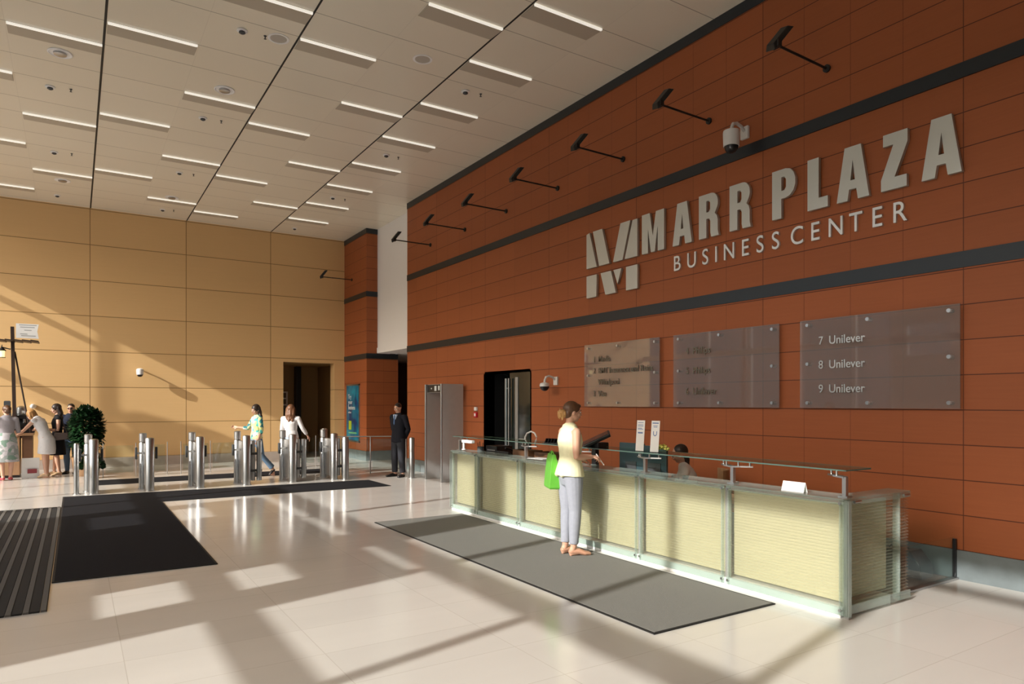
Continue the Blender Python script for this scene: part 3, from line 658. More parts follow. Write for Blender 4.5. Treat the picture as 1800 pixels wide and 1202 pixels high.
# ------------------------------------------------------------ walk-through detector
wd = empty('metal_detector', (6.80, 13.46, 0), 0, 'grey walk-through metal detector against the red wall', 'metal detector')
gm = noisy(pm('grey_laminate', (.42, .42, .41), .35, .2), 8, .15, (.42, .41, .40))
for y, t_ in ((0, .045), (.80, .045)):
    b = MB(); b.box(0, .52, y, y+t_, 0, 2.17); s_ = b.build('side_panel', gm, wd, bevel=.004)
    b = MB(); b.rod((-.012, y+t_/2, 0), (-.012, y+t_/2, 2.17), .026, 12); b.build('edge_strip', M['steel'], s_, smooth=True)
b = MB(); b.box(.03, .45, .045, .80, 1.98, 2.17); hh = b.build('crossbar', gm, wd, bevel=.004)
b = MB(); b.box(.015, .03, .06, .79, 1.99, 2.16); dsp = b.build('display', M['blk'], hh)
b = MB(); b.box(.010, .015, .16, .24, 2.03, 2.13); b.box(.010, .015, .32, .42, 2.02, 2.13); b.box(.010, .015, .55, .60, 2.06, 2.09); b.build('indicator', pm('indicator', (.7,.75,.75), .4), dsp)

# fire call point
fc = empty('fire_call_point', (XR, 12.99, 1.43), 0, 'red fire call point beneath a white sounder on the red wall', 'alarm')
b = MB(); b.box(-.05, 0, -.055, .055, 0, .12); r_ = b.build('red_housing', pm('alarm_red', (.55, .02, .04), .35), fc, bevel=.008)
b = MB(); b.box(-.054, -.05, -.03, .03, .03, .09); b.build('glass_plate', M['wht'], r_)
b = MB(); b.box(-.05, 0, -.05, .05, .15, .23); b.build('sounder', M['wht'], fc, bevel=.012)

# ------------------------------------------------------------ cameras
def dome(name, loc, rz, label, s_=1.0, mode=0):
    r = empty('security_camera', loc, rz, label, 'camera', 'white dome security cameras')
    r.scale = (s_, s_, s_)
    b = MB(); b.box(-.04, 0, -.06, .06, -.08, .08); b.build('wall_bracket', M['wht'], r, bevel=.006)
    b = MB(); b.tube([(-.03,0,.02),(-.10,0,.07),(-.18,0,.09),(-.25,0,.07),(-.28,0,.01),(-.285,0,-.05)], .022, side=(0,1,0)); b.build('arm', M['wht'], r, smooth=True)
    b = MB(); p = [(.03,-.03),(.085,-.05),(.095,-.08),(.095,-.11)] if mode == 0 else [(.04,-.02),(.10,-.03),(.105,-.06),(.10,-.23)]
    b.lathe([(a, z) for a, z in p], (-.285, 0, 0), n=24); b.build('housing', M['wht'], r, smooth=True)
    z0 = p[-1][1]; b = MB(); b.lathe([(.088, z0+.002), (.08, z0-.035), (.055, z0-.07), (.02, z0-.085)], (-.285, 0, 0), n=24); b.build('lens_dome', M['blk'], r, smooth=True)
dome('', (XR, 10.05, 2.15), 0, 'white dome security camera on the red wall beside the dark doorway', .95)
dome('', (XR, 5.88, 5.28), 0, 'white dome security camera high on the red wall above the lettering', 1.0, 1)
r = empty('security_camera', (1.56, YD, 2.66), 0, 'white dome security camera on the ochre wall', 'camera', 'white dome security cameras')
b = MB(); b.tube([(0,0,0),(-.0,-.1,.03),(-.03,-.22,.03),(-.05,-.27,0)], .02, side=(1,0,0)); b.build('arm', M['wht'], r, smooth=True)
b = MB(); b.lathe([(.05,.04),(.085,.02),(.09,-.02),(.085,-.13)], (-.05,-.27,0), n=20); b.build('housing', M['wht'], r, smooth=True)
b = MB(); b.lathe([(.075,-.128),(.06,-.17),(.03,-.19)], (-.05,-.27,0), n=20); b.build('lens_dome', M['blk'], r, smooth=True)
r = empty('wall_sensor', (-.9, YD, 1.66), 0, 'small white bullet sensor on the ochre wall above the bending woman', 'sensor')
b = MB(); b.lathe([(.05, 0), (.05, .03)], n=16, axis=(0,-1,0)); b.build('base', M['wht'], r, smooth=True)
b = MB(); b.loft([(0,-.03,0),(-.02,-.16,-.0),(-.03,-.22,0)], [.055,.065,.05]); b.build('housing', M['wht'], r, smooth=True)

# ------------------------------------------------------------ poster
ps = empty('poster', (XR-.03, 20.85, .52), 0, 'tall blue advertising poster in a silver frame on the far red block', 'poster')
b = MB(); hw_ = .60; hh_ = 1.82
b.box(0, .03, -hw_, -hw_+.05, 0, hh_); b.box(0, .03, hw_-.05, hw_, 0, hh_); b.box(0, .03, -hw_, hw_, 0, .05); b.box(0, .03, -hw_, hw_, hh_-.05, hh_); b.build('frame', M['steel2'], ps)
pmt = pm('poster_blue', (.01, .09, .26), .35); bs = pmt.node_tree.nodes['Principled BSDF']; O, c = coords(pmt)
no = nd(pmt, 'ShaderNodeTexNoise'); no.inputs['Scale'].default_value = 2.2; lk(pmt, O, no.inputs[0])
rp = nd(pmt, 'ShaderNodeValToRGB'); rp.color_ramp.elements[0].position = .35; rp.color_ramp.elements[0].color = (.004, .035, .15, 1); rp.color_ramp.elements[1].position = .68; rp.color_ramp.elements[1].color = (.01, .30, .45, 1)
lk(pmt, no.outputs[0], rp.inputs[0]); lk(pmt, rp.outputs[0], bs.inputs['Base Color'])
b = MB(); b.box(.01, .028, -hw_+.05, hw_-.05, .05, hh_-.05); pnl = b.build('picture', pmt, ps)
for s_, z, sz in (('Try', 1.36, .20), ('your', 1.19, .20), ('business', 1.02, .19), ('with us', .90, .09)): text_obj(s_, sz, ps, 20.85+.42, .52+z, XR-.03+.004, M['wht'], 'headline', .006, 'LEFT', 1.0)
b = MB(); b.box(.004, .01, .12, .36, .38, .66); b.build('yellow_block', pm('poster_yellow', (.45, .60, .03), .5), ps)
b = MB(); b.box(.004, .01, -.34, .36, .26, .31); b.build('green_line', pm('poster_green', (.15, .5, .25), .5), ps)

# ------------------------------------------------------------ turnstiles
def cyl_post(r, name, x, y, rad, h, dome_=.03, mt='steel'):
    b = MB(); b.lathe([(rad*1.25, 0), (rad*1.25, .012), (rad, .014), (rad, h-dome_), (rad*.85, h-dome_*.3), (rad*.4, h)], (x, y, 0), n=24); return b.build(name, M[mt], r, smooth=True)
def mk_turn(r, wings):
    cyl_post(r, 'front_column', .05, -.25, .082, 1.06)
    cyl_post(r, 'rear_column', -.03, .28, .075, .95)
    b = MB(); b.lathe([(.062, .95), (.062, .965), (.07, .97), (.07, 1.12), (.05, 1.135)], (-.03, .28, 0), n=20); b.build('reader_head', M['steel2'], r, smooth=True)
    b = MB(); b.box(-.02, .05, -.18, .22, .08, .93); b.build('body_panel', M['steel2'], r, bevel=.01)
    for x in (-.17, .19):
        b = MB(); b.box(x-.02, x+.02, -.05, .07, .62, .86); p = b.build('sensor_pad', M['darkgrey'], r, bevel=.01)
        b = MB(); b.box(min(x, 0), max(x, 0), 0, .02, .72, .76); b.build('pad_bracket', M['steel2'], p)
    if wings:
        for x, t_ in ((.0, 0), (.13, 1), (.26, 2)):
            b = MB(); b.lathe([(.055, .06), (.055, .92), (.04, .935)], (x+.1, .06-.04*t_, 0), n=18); w_ = b.build('swing_drum', M['steel2' if t_ == 1 else 'steel'], r, smooth=True)
        for z in (.25, .62):
            b = MB(); b.box(.04, .42, -.05, .08, z, z+.05); b.build('drum_clamp', M['darkgrey'], r, bevel=.008)
X = [.25, 1.20, 2.12, 3.03, 4.00, 4.93]
TL = ['at the left end of the row', 'second from the left end of the row', 'third from the left, before the walking woman', 'just left of the walking woman', 'in front of the woman in white', 'at the right end of the row']
f = {}
for i, x in enumerate(X):
    wng = i >= 3
    if wng not in f: f[wng] = r = empty('turnstile', (x, 15.58, 0)); mk_turn(r, wng)
    else: r = copy_tree(f[wng]); r.location = (x, 15.58, 0)
    tag(r, 'stainless steel turnstile pedestal '+TL[i], 'turnstile', 'turnstile pedestals')
for x, y, h, rad, lab in ((.02, 15.48, .98, .045, 'slim steel bollard left of the first turnstile'), (5.20, 15.18, .98, .075, 'thick steel bollard right of the last turnstile'), (5.06, 16.3, 1.14, .075, 'tall steel bollard behind the last turnstile'), (6.61, 14.66, .95, .065, 'lone steel bollard beside the guard')):
    o = empty('bollard', (x, y, 0), 0, lab, 'bollard', 'steel bollards'); cyl_post(o, 'post', 0, 0, rad, h); b = MB(); b.lathe([(rad*1.6, .001), (rad*1.6, .01), (rad*1.2, .014)], n=20); b.build('floor_flange', M['steel2'], o, smooth=True)
def barrier(a, c, n, label, h=.92):
    a = V(*a, 0); c = V(*c, 0); d = c-a; r = empty('glass_barrier', a, math.atan2(d.y, d.x), label, 'barrier', 'low glass barriers'); L_ = d.length
    for k in range(n+1):
        b = MB(); b.rod((L_*k/n, 0, 0), (L_*k/n, 0, h), .016 if h > .9 else .009, 10); b.build('post', M['steel2'], r, smooth=True)
    for k in range(n):
        b = MB(); b.box(L_*k/n+.05, L_*(k+1)/n-.05, -.005, .005, .10, h-.06); b.build('glass_pane', M['glass'], r)
    if h > .9: b = MB(); b.rod((0,0,h), (L_,0,h), .014, 10); b.build('rail', M['steel2'], r, smooth=True)
barrier((5.35, 16.45), (6.95, 15.75), 2, 'low glass barrier with steel rail behind the guard')
barrier((.55, 18.6), (1.9, 18.6), 2, 'low glass barrier beyond the turnstiles, nearest the potted tree', .80)
barrier((2.2, 18.6), (3.55, 18.6), 2, 'low glass barrier beyond the turnstiles, nearest the walking woman', .80)
barrier((5.0, 18.8), (6.2, 18.8), 2, 'low glass barrier in front of the ochre doorway', .85)
barrier((-.62, 15.6), (.02, 15.52), 1, 'short glass barrier at the left end of the turnstile row', .9) if 0 else None

# ------------------------------------------------------------ potted tree
pt = empty('potted_tree', (.22, 19.35, 0), 0, 'leafy dark green potted tree by the ochre wall', 'plant')
b = MB(); b.lathe([(.20, 0), (.25, .05), (.30, .42), (.32, .46), (.28, .46), (.27, .40)], n=24); b.build('pot', M['lightwood'], pt, smooth=True)
b = MB(); b.lathe([(.27, .39), (.26, .41)], n=20); b.build('soil', M['wood'], pt)
b = MB(); b.tube([(0,0,.38),(.02,.01,.7),(-.01,0,1.0),(.02,0,1.3)], .025)
for a in (.3, 1.8, 3.4, 5.0): b.tube([(0,0,.75),(.15*math.cos(a),.15*math.sin(a),1.0),(.26*math.cos(a),.26*math.sin(a),1.25)], .010, 6)
b.build('trunk', M['wood'], pt, smooth=True)
b = MB(); rr = random.Random(11); n_ = 0
while n_ < 2600:
    u = V(rr.gauss(0,1), rr.gauss(0,1), rr.gauss(0,1)).normalized(); q = rr.uniform(.45, 1)**.5
    c = V(.02, 0, 1.16)+V(u.x*.34*q, u.y*.34*q, u.z*.48*q)
    if rr.random() < .15 and u.z < 0: c.z -= .25
    d = (u+V(rr.uniform(-.7,.7), rr.uniform(-.7,.7), rr.uniform(-.9,.3))).normalized(); s_ = d.cross(V(0,0,1)).normalized(); l = rr.uniform(.09, .14); wd_ = l*.36; nn = d.cross(s_)
    b.mi = 0 if rr.random() < .7 else 1
    b.add([c, c+d*l*.5+s_*wd_+nn*.008, c+d*l, c+d*l*.5-s_*wd_+nn*.008], [(0,1,2,3)]); n_ += 1
b.build('foliage', [pm('leaf_dark', (.006, .028, .008), .4), pm('leaf_mid', (.012, .05, .014), .4)], pt)
pb = empty('potted_bush', (.33, 18.62, 0), 0, 'low dark bushy plant in a pot in front of the potted tree', 'plant')
b = MB(); b.lathe([(.13, 0), (.16, .22), (.14, .22)], n=20); b.build('pot', M['darkgrey'], pb, smooth=True)
b = MB(); n_ = 0
while n_ < 500:
    u = V(rr.gauss(0,1), rr.gauss(0,1), abs(rr.gauss(0,1))).normalized(); c = V(u.x*.20, u.y*.2, .22+u.z*.26); d = (u+V(rr.uniform(-.5,.5), rr.uniform(-.5,.5), 0)).normalized(); s_ = d.orthogonal().normalized(); l = .10
    b.add([c, c+d*l*.5+s_*.02, c+d*l, c+d*l*.5-s_*.02], [(0,1,2,3)]); n_ += 1
b.build('foliage', pm('bush_leaf', (.012, .045, .015), .4), pb)

M['darkwood'] = noisy(pm('dark_stained_wood', (.03, .014, .008), .5), 8, .5, (.03, .014, .008), (1, 8, 1))
# ------------------------------------------------------------ coffee cart
KX, KY = -1.25, 19.95
kc = empty('coffee_cart', (KX, KY, 0), 0, 'wooden coffee cart with tall dark post and small plank roof at the left edge', 'cart')
b = MB(); b.box(-.95, .42, -.30, .30, .98, 1.04); b.build('countertop', M['lightwood'], kc)
b = MB(); b.box(-.90, .16, -.27, .27, .06, .98); b.build('body', M['lightwood'], kc, bevel=.01)
b = MB(); b.box(-.90, .16, -.24, .24, 0, .06); b.build('base', M['blk'], kc)
b = MB(); b.box(.20, .40, -.25, .25, .40, .98); b.build('side_rack', M['wood'], kc)
b = MB(); b.obox((.04, -.22, 2.25), (V(1,0,.0), V(0,1,0), V(-.02,0,1)), (.035, .035, 1.28)); b.build('post', M['darkwood'], kc)
b = MB(); b.rod((.06, -.22, 2.95), (.36, -.22, 1.04), .018, 8); b.build('brace', M['darkwood'], kc)
b = MB(); b.rod((-.2, -.22, 3.05), (-.02, -.22, 3.0), .012, 6); b.build('lamp_hook', M['darkmetal'], kc)
b = MB()
for k in range(6): b.obox((-.35+k*.16, -.2, 3.20-.0), (V(1,0,-.12), V(0,1,0), V(.12,0,1)), (.078, .34, .012))
b.build('roof_boards', M['darkwood'], kc)
fg = MB(); fo = V(.085, -.26, 3.27)
poly = [(0,0),(.44,.0),(.41,.17),(.44,.34),(0,.34)]
fg.prism(poly, lambda p: (fo.x+p[0], fo.y, fo.z+p[1]), lambda p: (fo.x+p[0], fo.y+.006, fo.z+p[1])); fo_ = fg.build('pennant', M['wht'], kc)
b = MB()
for x0, x1, z in ((.06,.40,.30),(.08,.36,.25),(.16,.30,.18),(.08,.22,.09),(.10,.38,.05)): b.box(fo.x+x0, fo.x+x1, fo.y-.002, fo.y, fo.z+z, fo.z+z+.018)
b.build('print', pm('print_grey', (.35,.36,.36), .6), fo_)
ln = empty('hanging_lantern', (KX-.18, KY-.22, 2.80), 0, 'small glowing lantern hanging under the cart roof', 'lantern')
b = MB(); b.lathe([(.07, 0), (.07, .012)], n=12); b.lathe([(.09, .16), (.02, .24)], n=12); b.rod((0,0,.24),(0,0,.30),.008); b.build('cap', M['darkmetal'], ln)
b = MB(); b.lathe([(.05, .012), (.055, .16)], n=12); b.build('lamp_glass', pm('lantern_glow', (.9,.8,.4), .3, emit=(1,.85,.4), es=1.3), ln, smooth=True)
es = empty('espresso_machine', (KX+.22, KY-.02, 1.04), 0, 'chrome and black espresso machine on the coffee cart', 'coffee machine')
b = MB(); b.box(-.22, .22, -.18, .18, 0, .10); b.box(-.20, .20, .02, .18, .10, .34); b.box(-.22, .22, -.15, .18, .34, .42); b.build('body', M['blk'], es, bevel=.012)
for x in (-.12, .02, .14):
    b = MB(); b.lathe([(.035, .24), (.035, .33)], (x, -.08, 0), n=14); gp = b.build('group_head', M['steel'], es, smooth=True)
    b = MB(); b.rod((x, -.1, .25), (x, -.22, .23), .012, 8); b.build('handle', M['blk'], gp, smooth=True)
b = MB(); b.lathe([(.09, .42), (.10, .46), (.09, .60), (.04, .64)], (-.05, .02, 0), n=18); b.build('boiler', M['steel'], es, smooth=True)
b = MB(); b.box(-.22, -.19, -.15, .15, .42, .46); b.box(.19, .22, -.15, .15, .42, .46); b.build('cup_rail', M['steel'], es)
gr = empty('coffee_grinder', (KX-.10, KY+.08, 1.04), 0, 'coffee grinder with square hopper behind the espresso machine', 'grinder')
b = MB(); b.box(-.07, .07, -.09, .09, 0, .52); b.build('body', M['darkgrey'], gr, bevel=.01)
b = MB(); b.lathe([(.05, .52), (.09, .64), (.09, .74), (.07, .76)], n=4); b.build('hopper', M['darkgrey'], gr)
cups = None
for k, (x, y) in enumerate([(.12,-.12),(.16,-.05),(.08,-.03),(.13,.03),(.03,-.13)]):
    o = thing1('coffee_cup', lambda b: b.lathe([(.022,0),(.034,.06),(.032,.06),(.021,.006)], n=12), M['wht'], (KX+.22+x, KY+y, 1.04+.46), 'small white coffee cup stacked on top of the espresso machine', 'cup', 'cups on the espresso machine', True) if cups is None else cups.copy()
    if cups is None: cups = o
    else: COL.objects.link(o); o.location = (KX+.22+x, KY+y, 1.04+.46)
bt = None
for k in range(6):
    if bt is None:
        bt = o = empty('syrup_bottle', (KX-.30, KY-.15, 1.04)); b = MB(); b.lathe([(.035,0),(.035,.17),(.012,.22),(.012,.27)], n=12); b.build('bottle', M['darkgrey'], o, smooth=True); b = MB(); b.lathe([(.014,.27),(.014,.30)], n=10); b.build('cap', M['wht'], o)
    else: o = copy_tree(bt)
    o.location = (KX-.32+.09*k if k < 4 else KX-.26+.09*(k-4), KY-.20 if k < 4 else KY-.05, 1.04)
    tag(o, 'dark syrup bottle on the coffee cart counter', 'bottle', 'syrup bottles on the cart')
cr = empty('chalkboard_sign', (KX+.38, KY-.62, 0), .1, 'white printed board leaning at the foot of the coffee cart', 'sign')
b = MB(); b.obox((0, 0, .24), (V(1,0,0), V(0,1,.15), V(0,-.15,1)), (.17, .01, .24)); bd = b.build('board', M['wht'], cr)
b = MB(); b.obox((-.02, -.02, .34), (V(1,0,0), V(0,1,.15), V(0,-.15,1)), (.10, .002, .05)); b.obox((.03, -.035, .17), (V(1,0,0), V(0,1,.15), V(0,-.15,1)), (.09, .002, .05)); b.build('print', pm('print_red', (.30,.05,.06), .6), bd)
b = MB(); b.rod((-.15,.1,0), (-.15,0,.4), .01, 6); b.rod((.15,.1,0), (.15,0,.4), .01, 6); b.build('legs', M['wood'], cr)

# ------------------------------------------------------------ people
def remeshed(b, name, mt, parent, vox, sm=3):
    me = bpy.data.meshes.new(name); me.from_pydata([tuple(v) for v in b.v], [], b.f)
    bm = bmesh.new(); bm.from_mesh(me); bmesh.ops.recalc_face_normals(bm, faces=bm.faces); bm.to_mesh(me); bm.free()
    t = bpy.data.objects.new('t', me); COL.objects.link(t)
    r = t.modifiers.new('r', 'REMESH'); r.mode = 'VOXEL'; r.voxel_size = vox
    s_ = t.modifiers.new('s', 'SMOOTH'); s_.factor = .5; s_.iterations = sm
    dg = bpy.context.evaluated_depsgraph_get(); dg.update()
    m2 = bpy.data.meshes.new_from_object(t.evaluated_get(dg)); bpy.data.objects.remove(t); bpy.data.meshes.remove(me)
    m2.materials.clear(); m2.materials.append(mt); m2.name = name; m2.polygons.foreach_set('use_smooth', [True]*len(m2.polygons))
    o = link(bpy.data.objects.new(name, m2)); o.parent = parent; return o
def lerp(a, b, t): return a+(b-a)*t
class Body:
    """figure facing +x locally, left side at +y; J holds joint positions"""
    def __init__(s, J, girl=True, k=1.0):
        s.J = {a: Vector(v) for a, v in J.items()}; s.girl = girl; s.k = k
        s.lat = (s.J['shL']-s.J['shR']); s.lat.z *= .3; s.lat.normalize()
        s.plat = (s.J['hiL']-s.J['hiR']); s.plat.normalize()
    def torso(s, b, g=0.0, z0=0, z1=1):
        """rings up the spine: pelvis, waist, chest, shoulders"""
        J = s.J; k = s.k; pel, wai, che, nek = J['pel'], J['wai'], J['che'], J['nek']
        if s.girl: R = [(pel+V(0,0,-.06), .150, .105), (pel, .165, .112), (lerp(pel,wai,.55), .145, .10), (wai, .122, .088), (lerp(wai,che,.55), .130, .098), (che, .145, .112), (lerp(che,nek,.5), .150, .092), (lerp(che,nek,.85), .105, .066)]
        else: R = [(pel+V(0,0,-.06), .150, .105), (pel, .165, .112), (lerp(pel,wai,.55), .158, .108), (wai, .152, .105), (lerp(wai,che,.55), .165, .115), (che, .180, .122), (lerp(che,nek,.5), .180, .105), (lerp(che,nek,.85), .12, .075)]
        n = len(R); R = R[int(z0*n+.01):max(2, int(z1*n+.01))]
        b.loft([r[0] for r in R], [((r[1]+g)*k, (r[2]+g)*k) for r in R], side=s.lat, n=20)
    def leg(s, b, S_, g=0.0, t1=1.0, flare=0):
        J = s.J; hi, kn, an = J['hi'+S_], J['kn'+S_], J['an'+S_]; k = s.k
        P = [hi, lerp(hi,kn,.35), lerp(hi,kn,.75), kn, lerp(kn,an,.3), lerp(kn,an,.65), an]; Rr = [.088, .080, .062, .053, .056, .043, .034]
        m = len(P) if t1 >= 1 else max(2, int(round(t1*len(P))))
        b.loft(P[:m], [(r+g+(flare*i/6 if flare else 0))*k for i, r in enumerate(Rr[:m])], n=14)
    def foot(s, b, S_, g=0.0, heel=.0):
        J = s.J; an, to = J['an'+S_], J['to'+S_]
        hl = V(an.x, an.y, 0)-(to-V(an.x,an.y,to.z)).normalized()*.03; hl.z = .025+heel
        b.loft([an, lerp(an, hl, .5), hl+V(0,0,.01)], [.034+g, .034+g, .028+g], n=12)
        b.loft([hl, lerp(hl, to, .45)+V(0,0,.018), lerp(hl, to, .75)+V(0,0,.006), to], [(.028+g,.025+g), (.034+g,.030+g), (.042+g,.022+g), (.032+g,.016+g)], side=V(0,1,0) if abs((to-hl).y) < abs((to-hl).x) else V(1,0,0), n=14)
    def arm(s, b, S_, g=0.0, t1=1.0, male=0):
        J = s.J; sh, el, wr = J['sh'+S_], J['el'+S_], J['wr'+S_]; k = s.k*(1.12 if male else 1)
        P = [sh, lerp(sh,el,.4), lerp(sh,el,.8), el, lerp(el,wr,.3), lerp(el,wr,.7), wr]; Rr = [.050, .043, .037, .034, .036, .028, .023]
        m = len(P) if t1 >= 1 else max(2, int(round(t1*len(P))))
        b.loft(P[:m], [(r+g)*k for r in Rr[:m]], n=12)
    def hand(s, b, S_, curl=.5):
        J = s.J; el, wr = J['el'+S_], J['wr'+S_]; d = J.get('hd'+S_, (wr-el)).normalized()
        pn = J.get('pn'+S_, V(0, -1 if S_ == 'L' else 1, 0)); pn = (pn-d*pn.dot(d)).normalized(); sd_ = d.cross(pn)
        if S_ == 'R': sd_ = -sd_
        c = wr+d*.05
        b.loft([wr+d*.005, wr+d*.045, wr+d*.085], [(.024,.015), (.038,.014), (.039,.012)], side=sd_, n=12)
        for i, (off, l) in enumerate(((.029,.068), (.010,.076), (-.010,.070), (-.028,.055))):
            p = wr+d*.085+sd_*off; pts = [p]; a = 0; q = p
            for j, f in enumerate((.45, .32, .26)):
                a += curl*(.55+.15*i); dd = d*math.cos(a)+pn*math.sin(a); q = q+dd*l*f; pts.append(q)
            b.loft(pts, [.0088, .0082, .0076, .0066], n=8)
        t0 = wr+d*.03+sd_*.030; t1_ = t0+(d*.6+sd_*.65+pn*.25).normalized()*.034; t2 = t1_+(d*.85+sd_*.15+pn*.5).normalized()*.028
        b.loft([t0-sd_*.012, t0, t1_, t2], [.014, .0125, .010, .008], n=8)
    def head(s, b):
        J = s.J; c = J['hd']; f = J['fc'].normalized(); u = V(0,0,1); l = u.cross(f).normalized(); u = f.cross(l).normalized(); s.hf, s.hl, s.hu = f, l, u; A = (f, l, u)
        b.ell(c-f*.012+u*.02, (.092,.074,.092), A, 22, 14); b.ell(c+f*.018-u*.045, (.066,.056,.066), A, 20, 12); b.ell(c+f*.045-u*.085, (.030,.028,.022), A)
        b.loft([c+f*.083+u*.025, c+f*.092, c+f*.106-u*.022, c+f*.088-u*.032], [.008,.010,.012,.009], side=l, n=10)
        b.ell(c+f*.080-u*.053, (.016,.024,.009), A); b.ell(c+f*.072+u*.035, (.018,.050,.010), A)
        for q in (-1, 1): b.ell(c+l*.074*q-f*.012-u*.012, (.018,.009,.030), A, 12, 8); b.ell(c+f*.062-u*.02+l*.034*q, (.024,.022,.024), A)
        nk = J['nek']; b.loft([nk-V(0,0,.05), nk, lerp(nk, c, .45)-f*.01, c-u*.04-f*.015], [.062,.052,.048,.048] if s.girl else [.068,.060,.056,.055], n=14)
    def eyes(s, par):
        c = s.J['hd']; f, l, u = s.hf, s.hl, s.hu
        for q in (-1, 1):
            b = MB(); b.ell(c+f*.080+l*.030*q+u*.006, (.010,.014,.008), (f,l,u), 10, 8); e = b.build('eye', M['eye'], par, smooth=True)
            b = MB(); b.ell(c+f*.088+l*.030*q+u*.006, (.004,.006,.006), (f,l,u), 10, 8); b.build('pupil', M['blk'], e, smooth=True)
            b = MB(); b.loft([c+f*.084+l*(.030-.018)*q+u*.028, c+f*.088+l*.030*q+u*.032, c+f*.078+l*.048*q+u*.026], [.003,.004,.003], n=6); b.build('eyebrow', M['hair_dark'], par, smooth=True)
        b = MB(); b.ell(c+f*.093-u*.053, (.006,.022,.007), (f,l,u), 12, 8); b.build('lips', M['lips'], par, smooth=True)
M['eye'] = pm('eye_white', (.7,.68,.65), .3); M['lips'] = pm('lips', (.45,.13,.11), .45)
def hairm(n, c): return noisy(pm(n, c, .45), 40, .8, c, (1,1,.15), bump=.3)
M['hair_dark'] = hairm('dark_hair', (.022,.012,.008)); M['hair_gold'] = hairm('golden_brown_hair', (.36,.19,.07)); M['hair_brown'] = hairm('brown_hair', (.10,.045,.02)); M['hair_chest'] = hairm('chestnut_hair', (.17,.075,.035))
def cloth(n, c, r=.8, **k): return noisy(pm(n, c, r, spec=.2), 30, .18, c, **k)
def std(lean=0, **o):
    J = dict(pel=(0,0,.93), wai=(.0,0,1.08), che=(0,0,1.27), nek=(-.01,0,1.43), hd=(.02,0,1.585), fc=(1,0,0),
             shL=(-.01,.165,1.375), shR=(-.01,-.165,1.375), elL=(-.03,.21,1.10), elR=(-.03,-.21,1.10), wrL=(.04,.22,.86), wrR=(.04,-.22,.86),
             hiL=(0,.085,.90), hiR=(0,-.085,.90), knL=(.02,.095,.48), knR=(.02,-.095,.48), anL=(-.02,.095,.085), anR=(-.02,-.095,.085), toL=(.17,.12,.02), toR=(.17,-.12,.02))
    J.update(o); return J
def person(label, loc, rz, J, girl=True, skin='skin', vox=.009, curl=(.5,.5), feet=True, k=1.0):
    r = empty('person', loc, rz, label, 'person'); B = Body(J, girl, k)
    b = MB(); B.torso(b); [B.leg(b, q) for q in 'LR']; [B.arm(b, q, male=not girl) for q in 'LR']; B.hand(b, 'L', curl[0]); B.hand(b, 'R', curl[1]); B.head(b)
    for q in 'LR': B.foot(b, q)
    for q in (-1, 1): b.loft([B.J['hi'+('L' if q > 0 else 'R')], B.J['pel']], [.10, .10], n=12)
    for q in 'LR': b.loft([lerp(B.J['che'], B.J['nek'], .55), B.J['sh'+q]], [.062, .052], n=12)
    remeshed(b, 'body', M[skin], r, vox, 2); B.eyes(r); B.root = r; return r, B
def garment(B, name, mt, fn, vox=.010, sm=4, label=None):
    b = MB(); fn(b); o = remeshed(b, name, mt, B.root, vox, sm)
    if label: o['label'] = label
    return o
def shoulders(B, b, g):
    for q in 'LR': b.loft([lerp(B.J['che'], B.J['nek'], .55), B.J['sh'+q]], [.062+g, .052+g], n=12)
def skirt(b, rings, lat=(0,1,0)): b.loft([r[0] for r in rings], [(r[1], r[2]) for r in rings], side=lat, n=24, dome=False)
def shoes(B, mt, g=.008, vox=.008, lab=None):
    for q in 'LR':
        b = MB(); J = B.J; an, to = J['an'+q], J['to'+q]; h = (to-V(an.x,an.y,to.z)).normalized(); hl = V(an.x, an.y, to.z)-h*.03; hl.z = an.z-.055
        lo = V(0,0,1).cross(h)
        b.loft([hl, lerp(hl,to,.45)+V(0,0,.012), lerp(hl,to,.75), to], [(.030+g,.026+g),(.036+g,.028+g),(.044+g,.022+g),(.030+g,.015+g)], side=lo, n=14)
        remeshed(b, 'shoe', mt, B.root, vox, 2)

# --- customer at the counter
J = std(pel=(0,0,.93), hd=(.035,-.0,1.60), fc=(1,-.12,-.12), nek=(-.005,0,1.43),
        elR=(-.03,-.20,1.11), wrR=(.19,-.15,1.10), pnR=(0,.3,-1), shR=(-.005,-.155,1.375), shL=(-.005,.155,1.375), elL=(.0,.20,1.10), wrL=(.17,.10,1.06), pnL=(0,-.3,-1),
        anL=(-.03,.055,.10), anR=(.00,-.085,.10), toL=(.15,.07,.015), toR=(.18,-.12,.015), knL=(.0,.075,.50), knR=(.02,-.085,.50))
r, B = person('woman in pale yellow sleeveless top and grey trousers standing at the counter, writing', (4.80, 6.26, .012), -.16, J, vox=.006, curl=(.6,.9), k=1.08)
r.scale = (1.02,)*3
def top(b):
    B.torso(b, .014, .3, 1.0)
    for q in 'LR': b.loft([lerp(B.J['che'], B.J['nek'], .55), lerp(B.J['nek'], B.J['sh'+q], .86)], [.070, .052], n=12)
    skirt(b, [(V(0,0,1.10), .146, .112), (V(0,0,1.03), .165, .125), (V(-.004,0,.95), .192, .145), (V(-.008,0,.885), .208, .160)])
    for q in (-.5, .5):
        b.loft([V(-.13, q*.12, .90), V(-.09, q*.10, 1.05)], [.03, .015], n=10)
garment(B, 'top', cloth('pale_yellow_cloth', (.80,.78,.52)), top, .007)
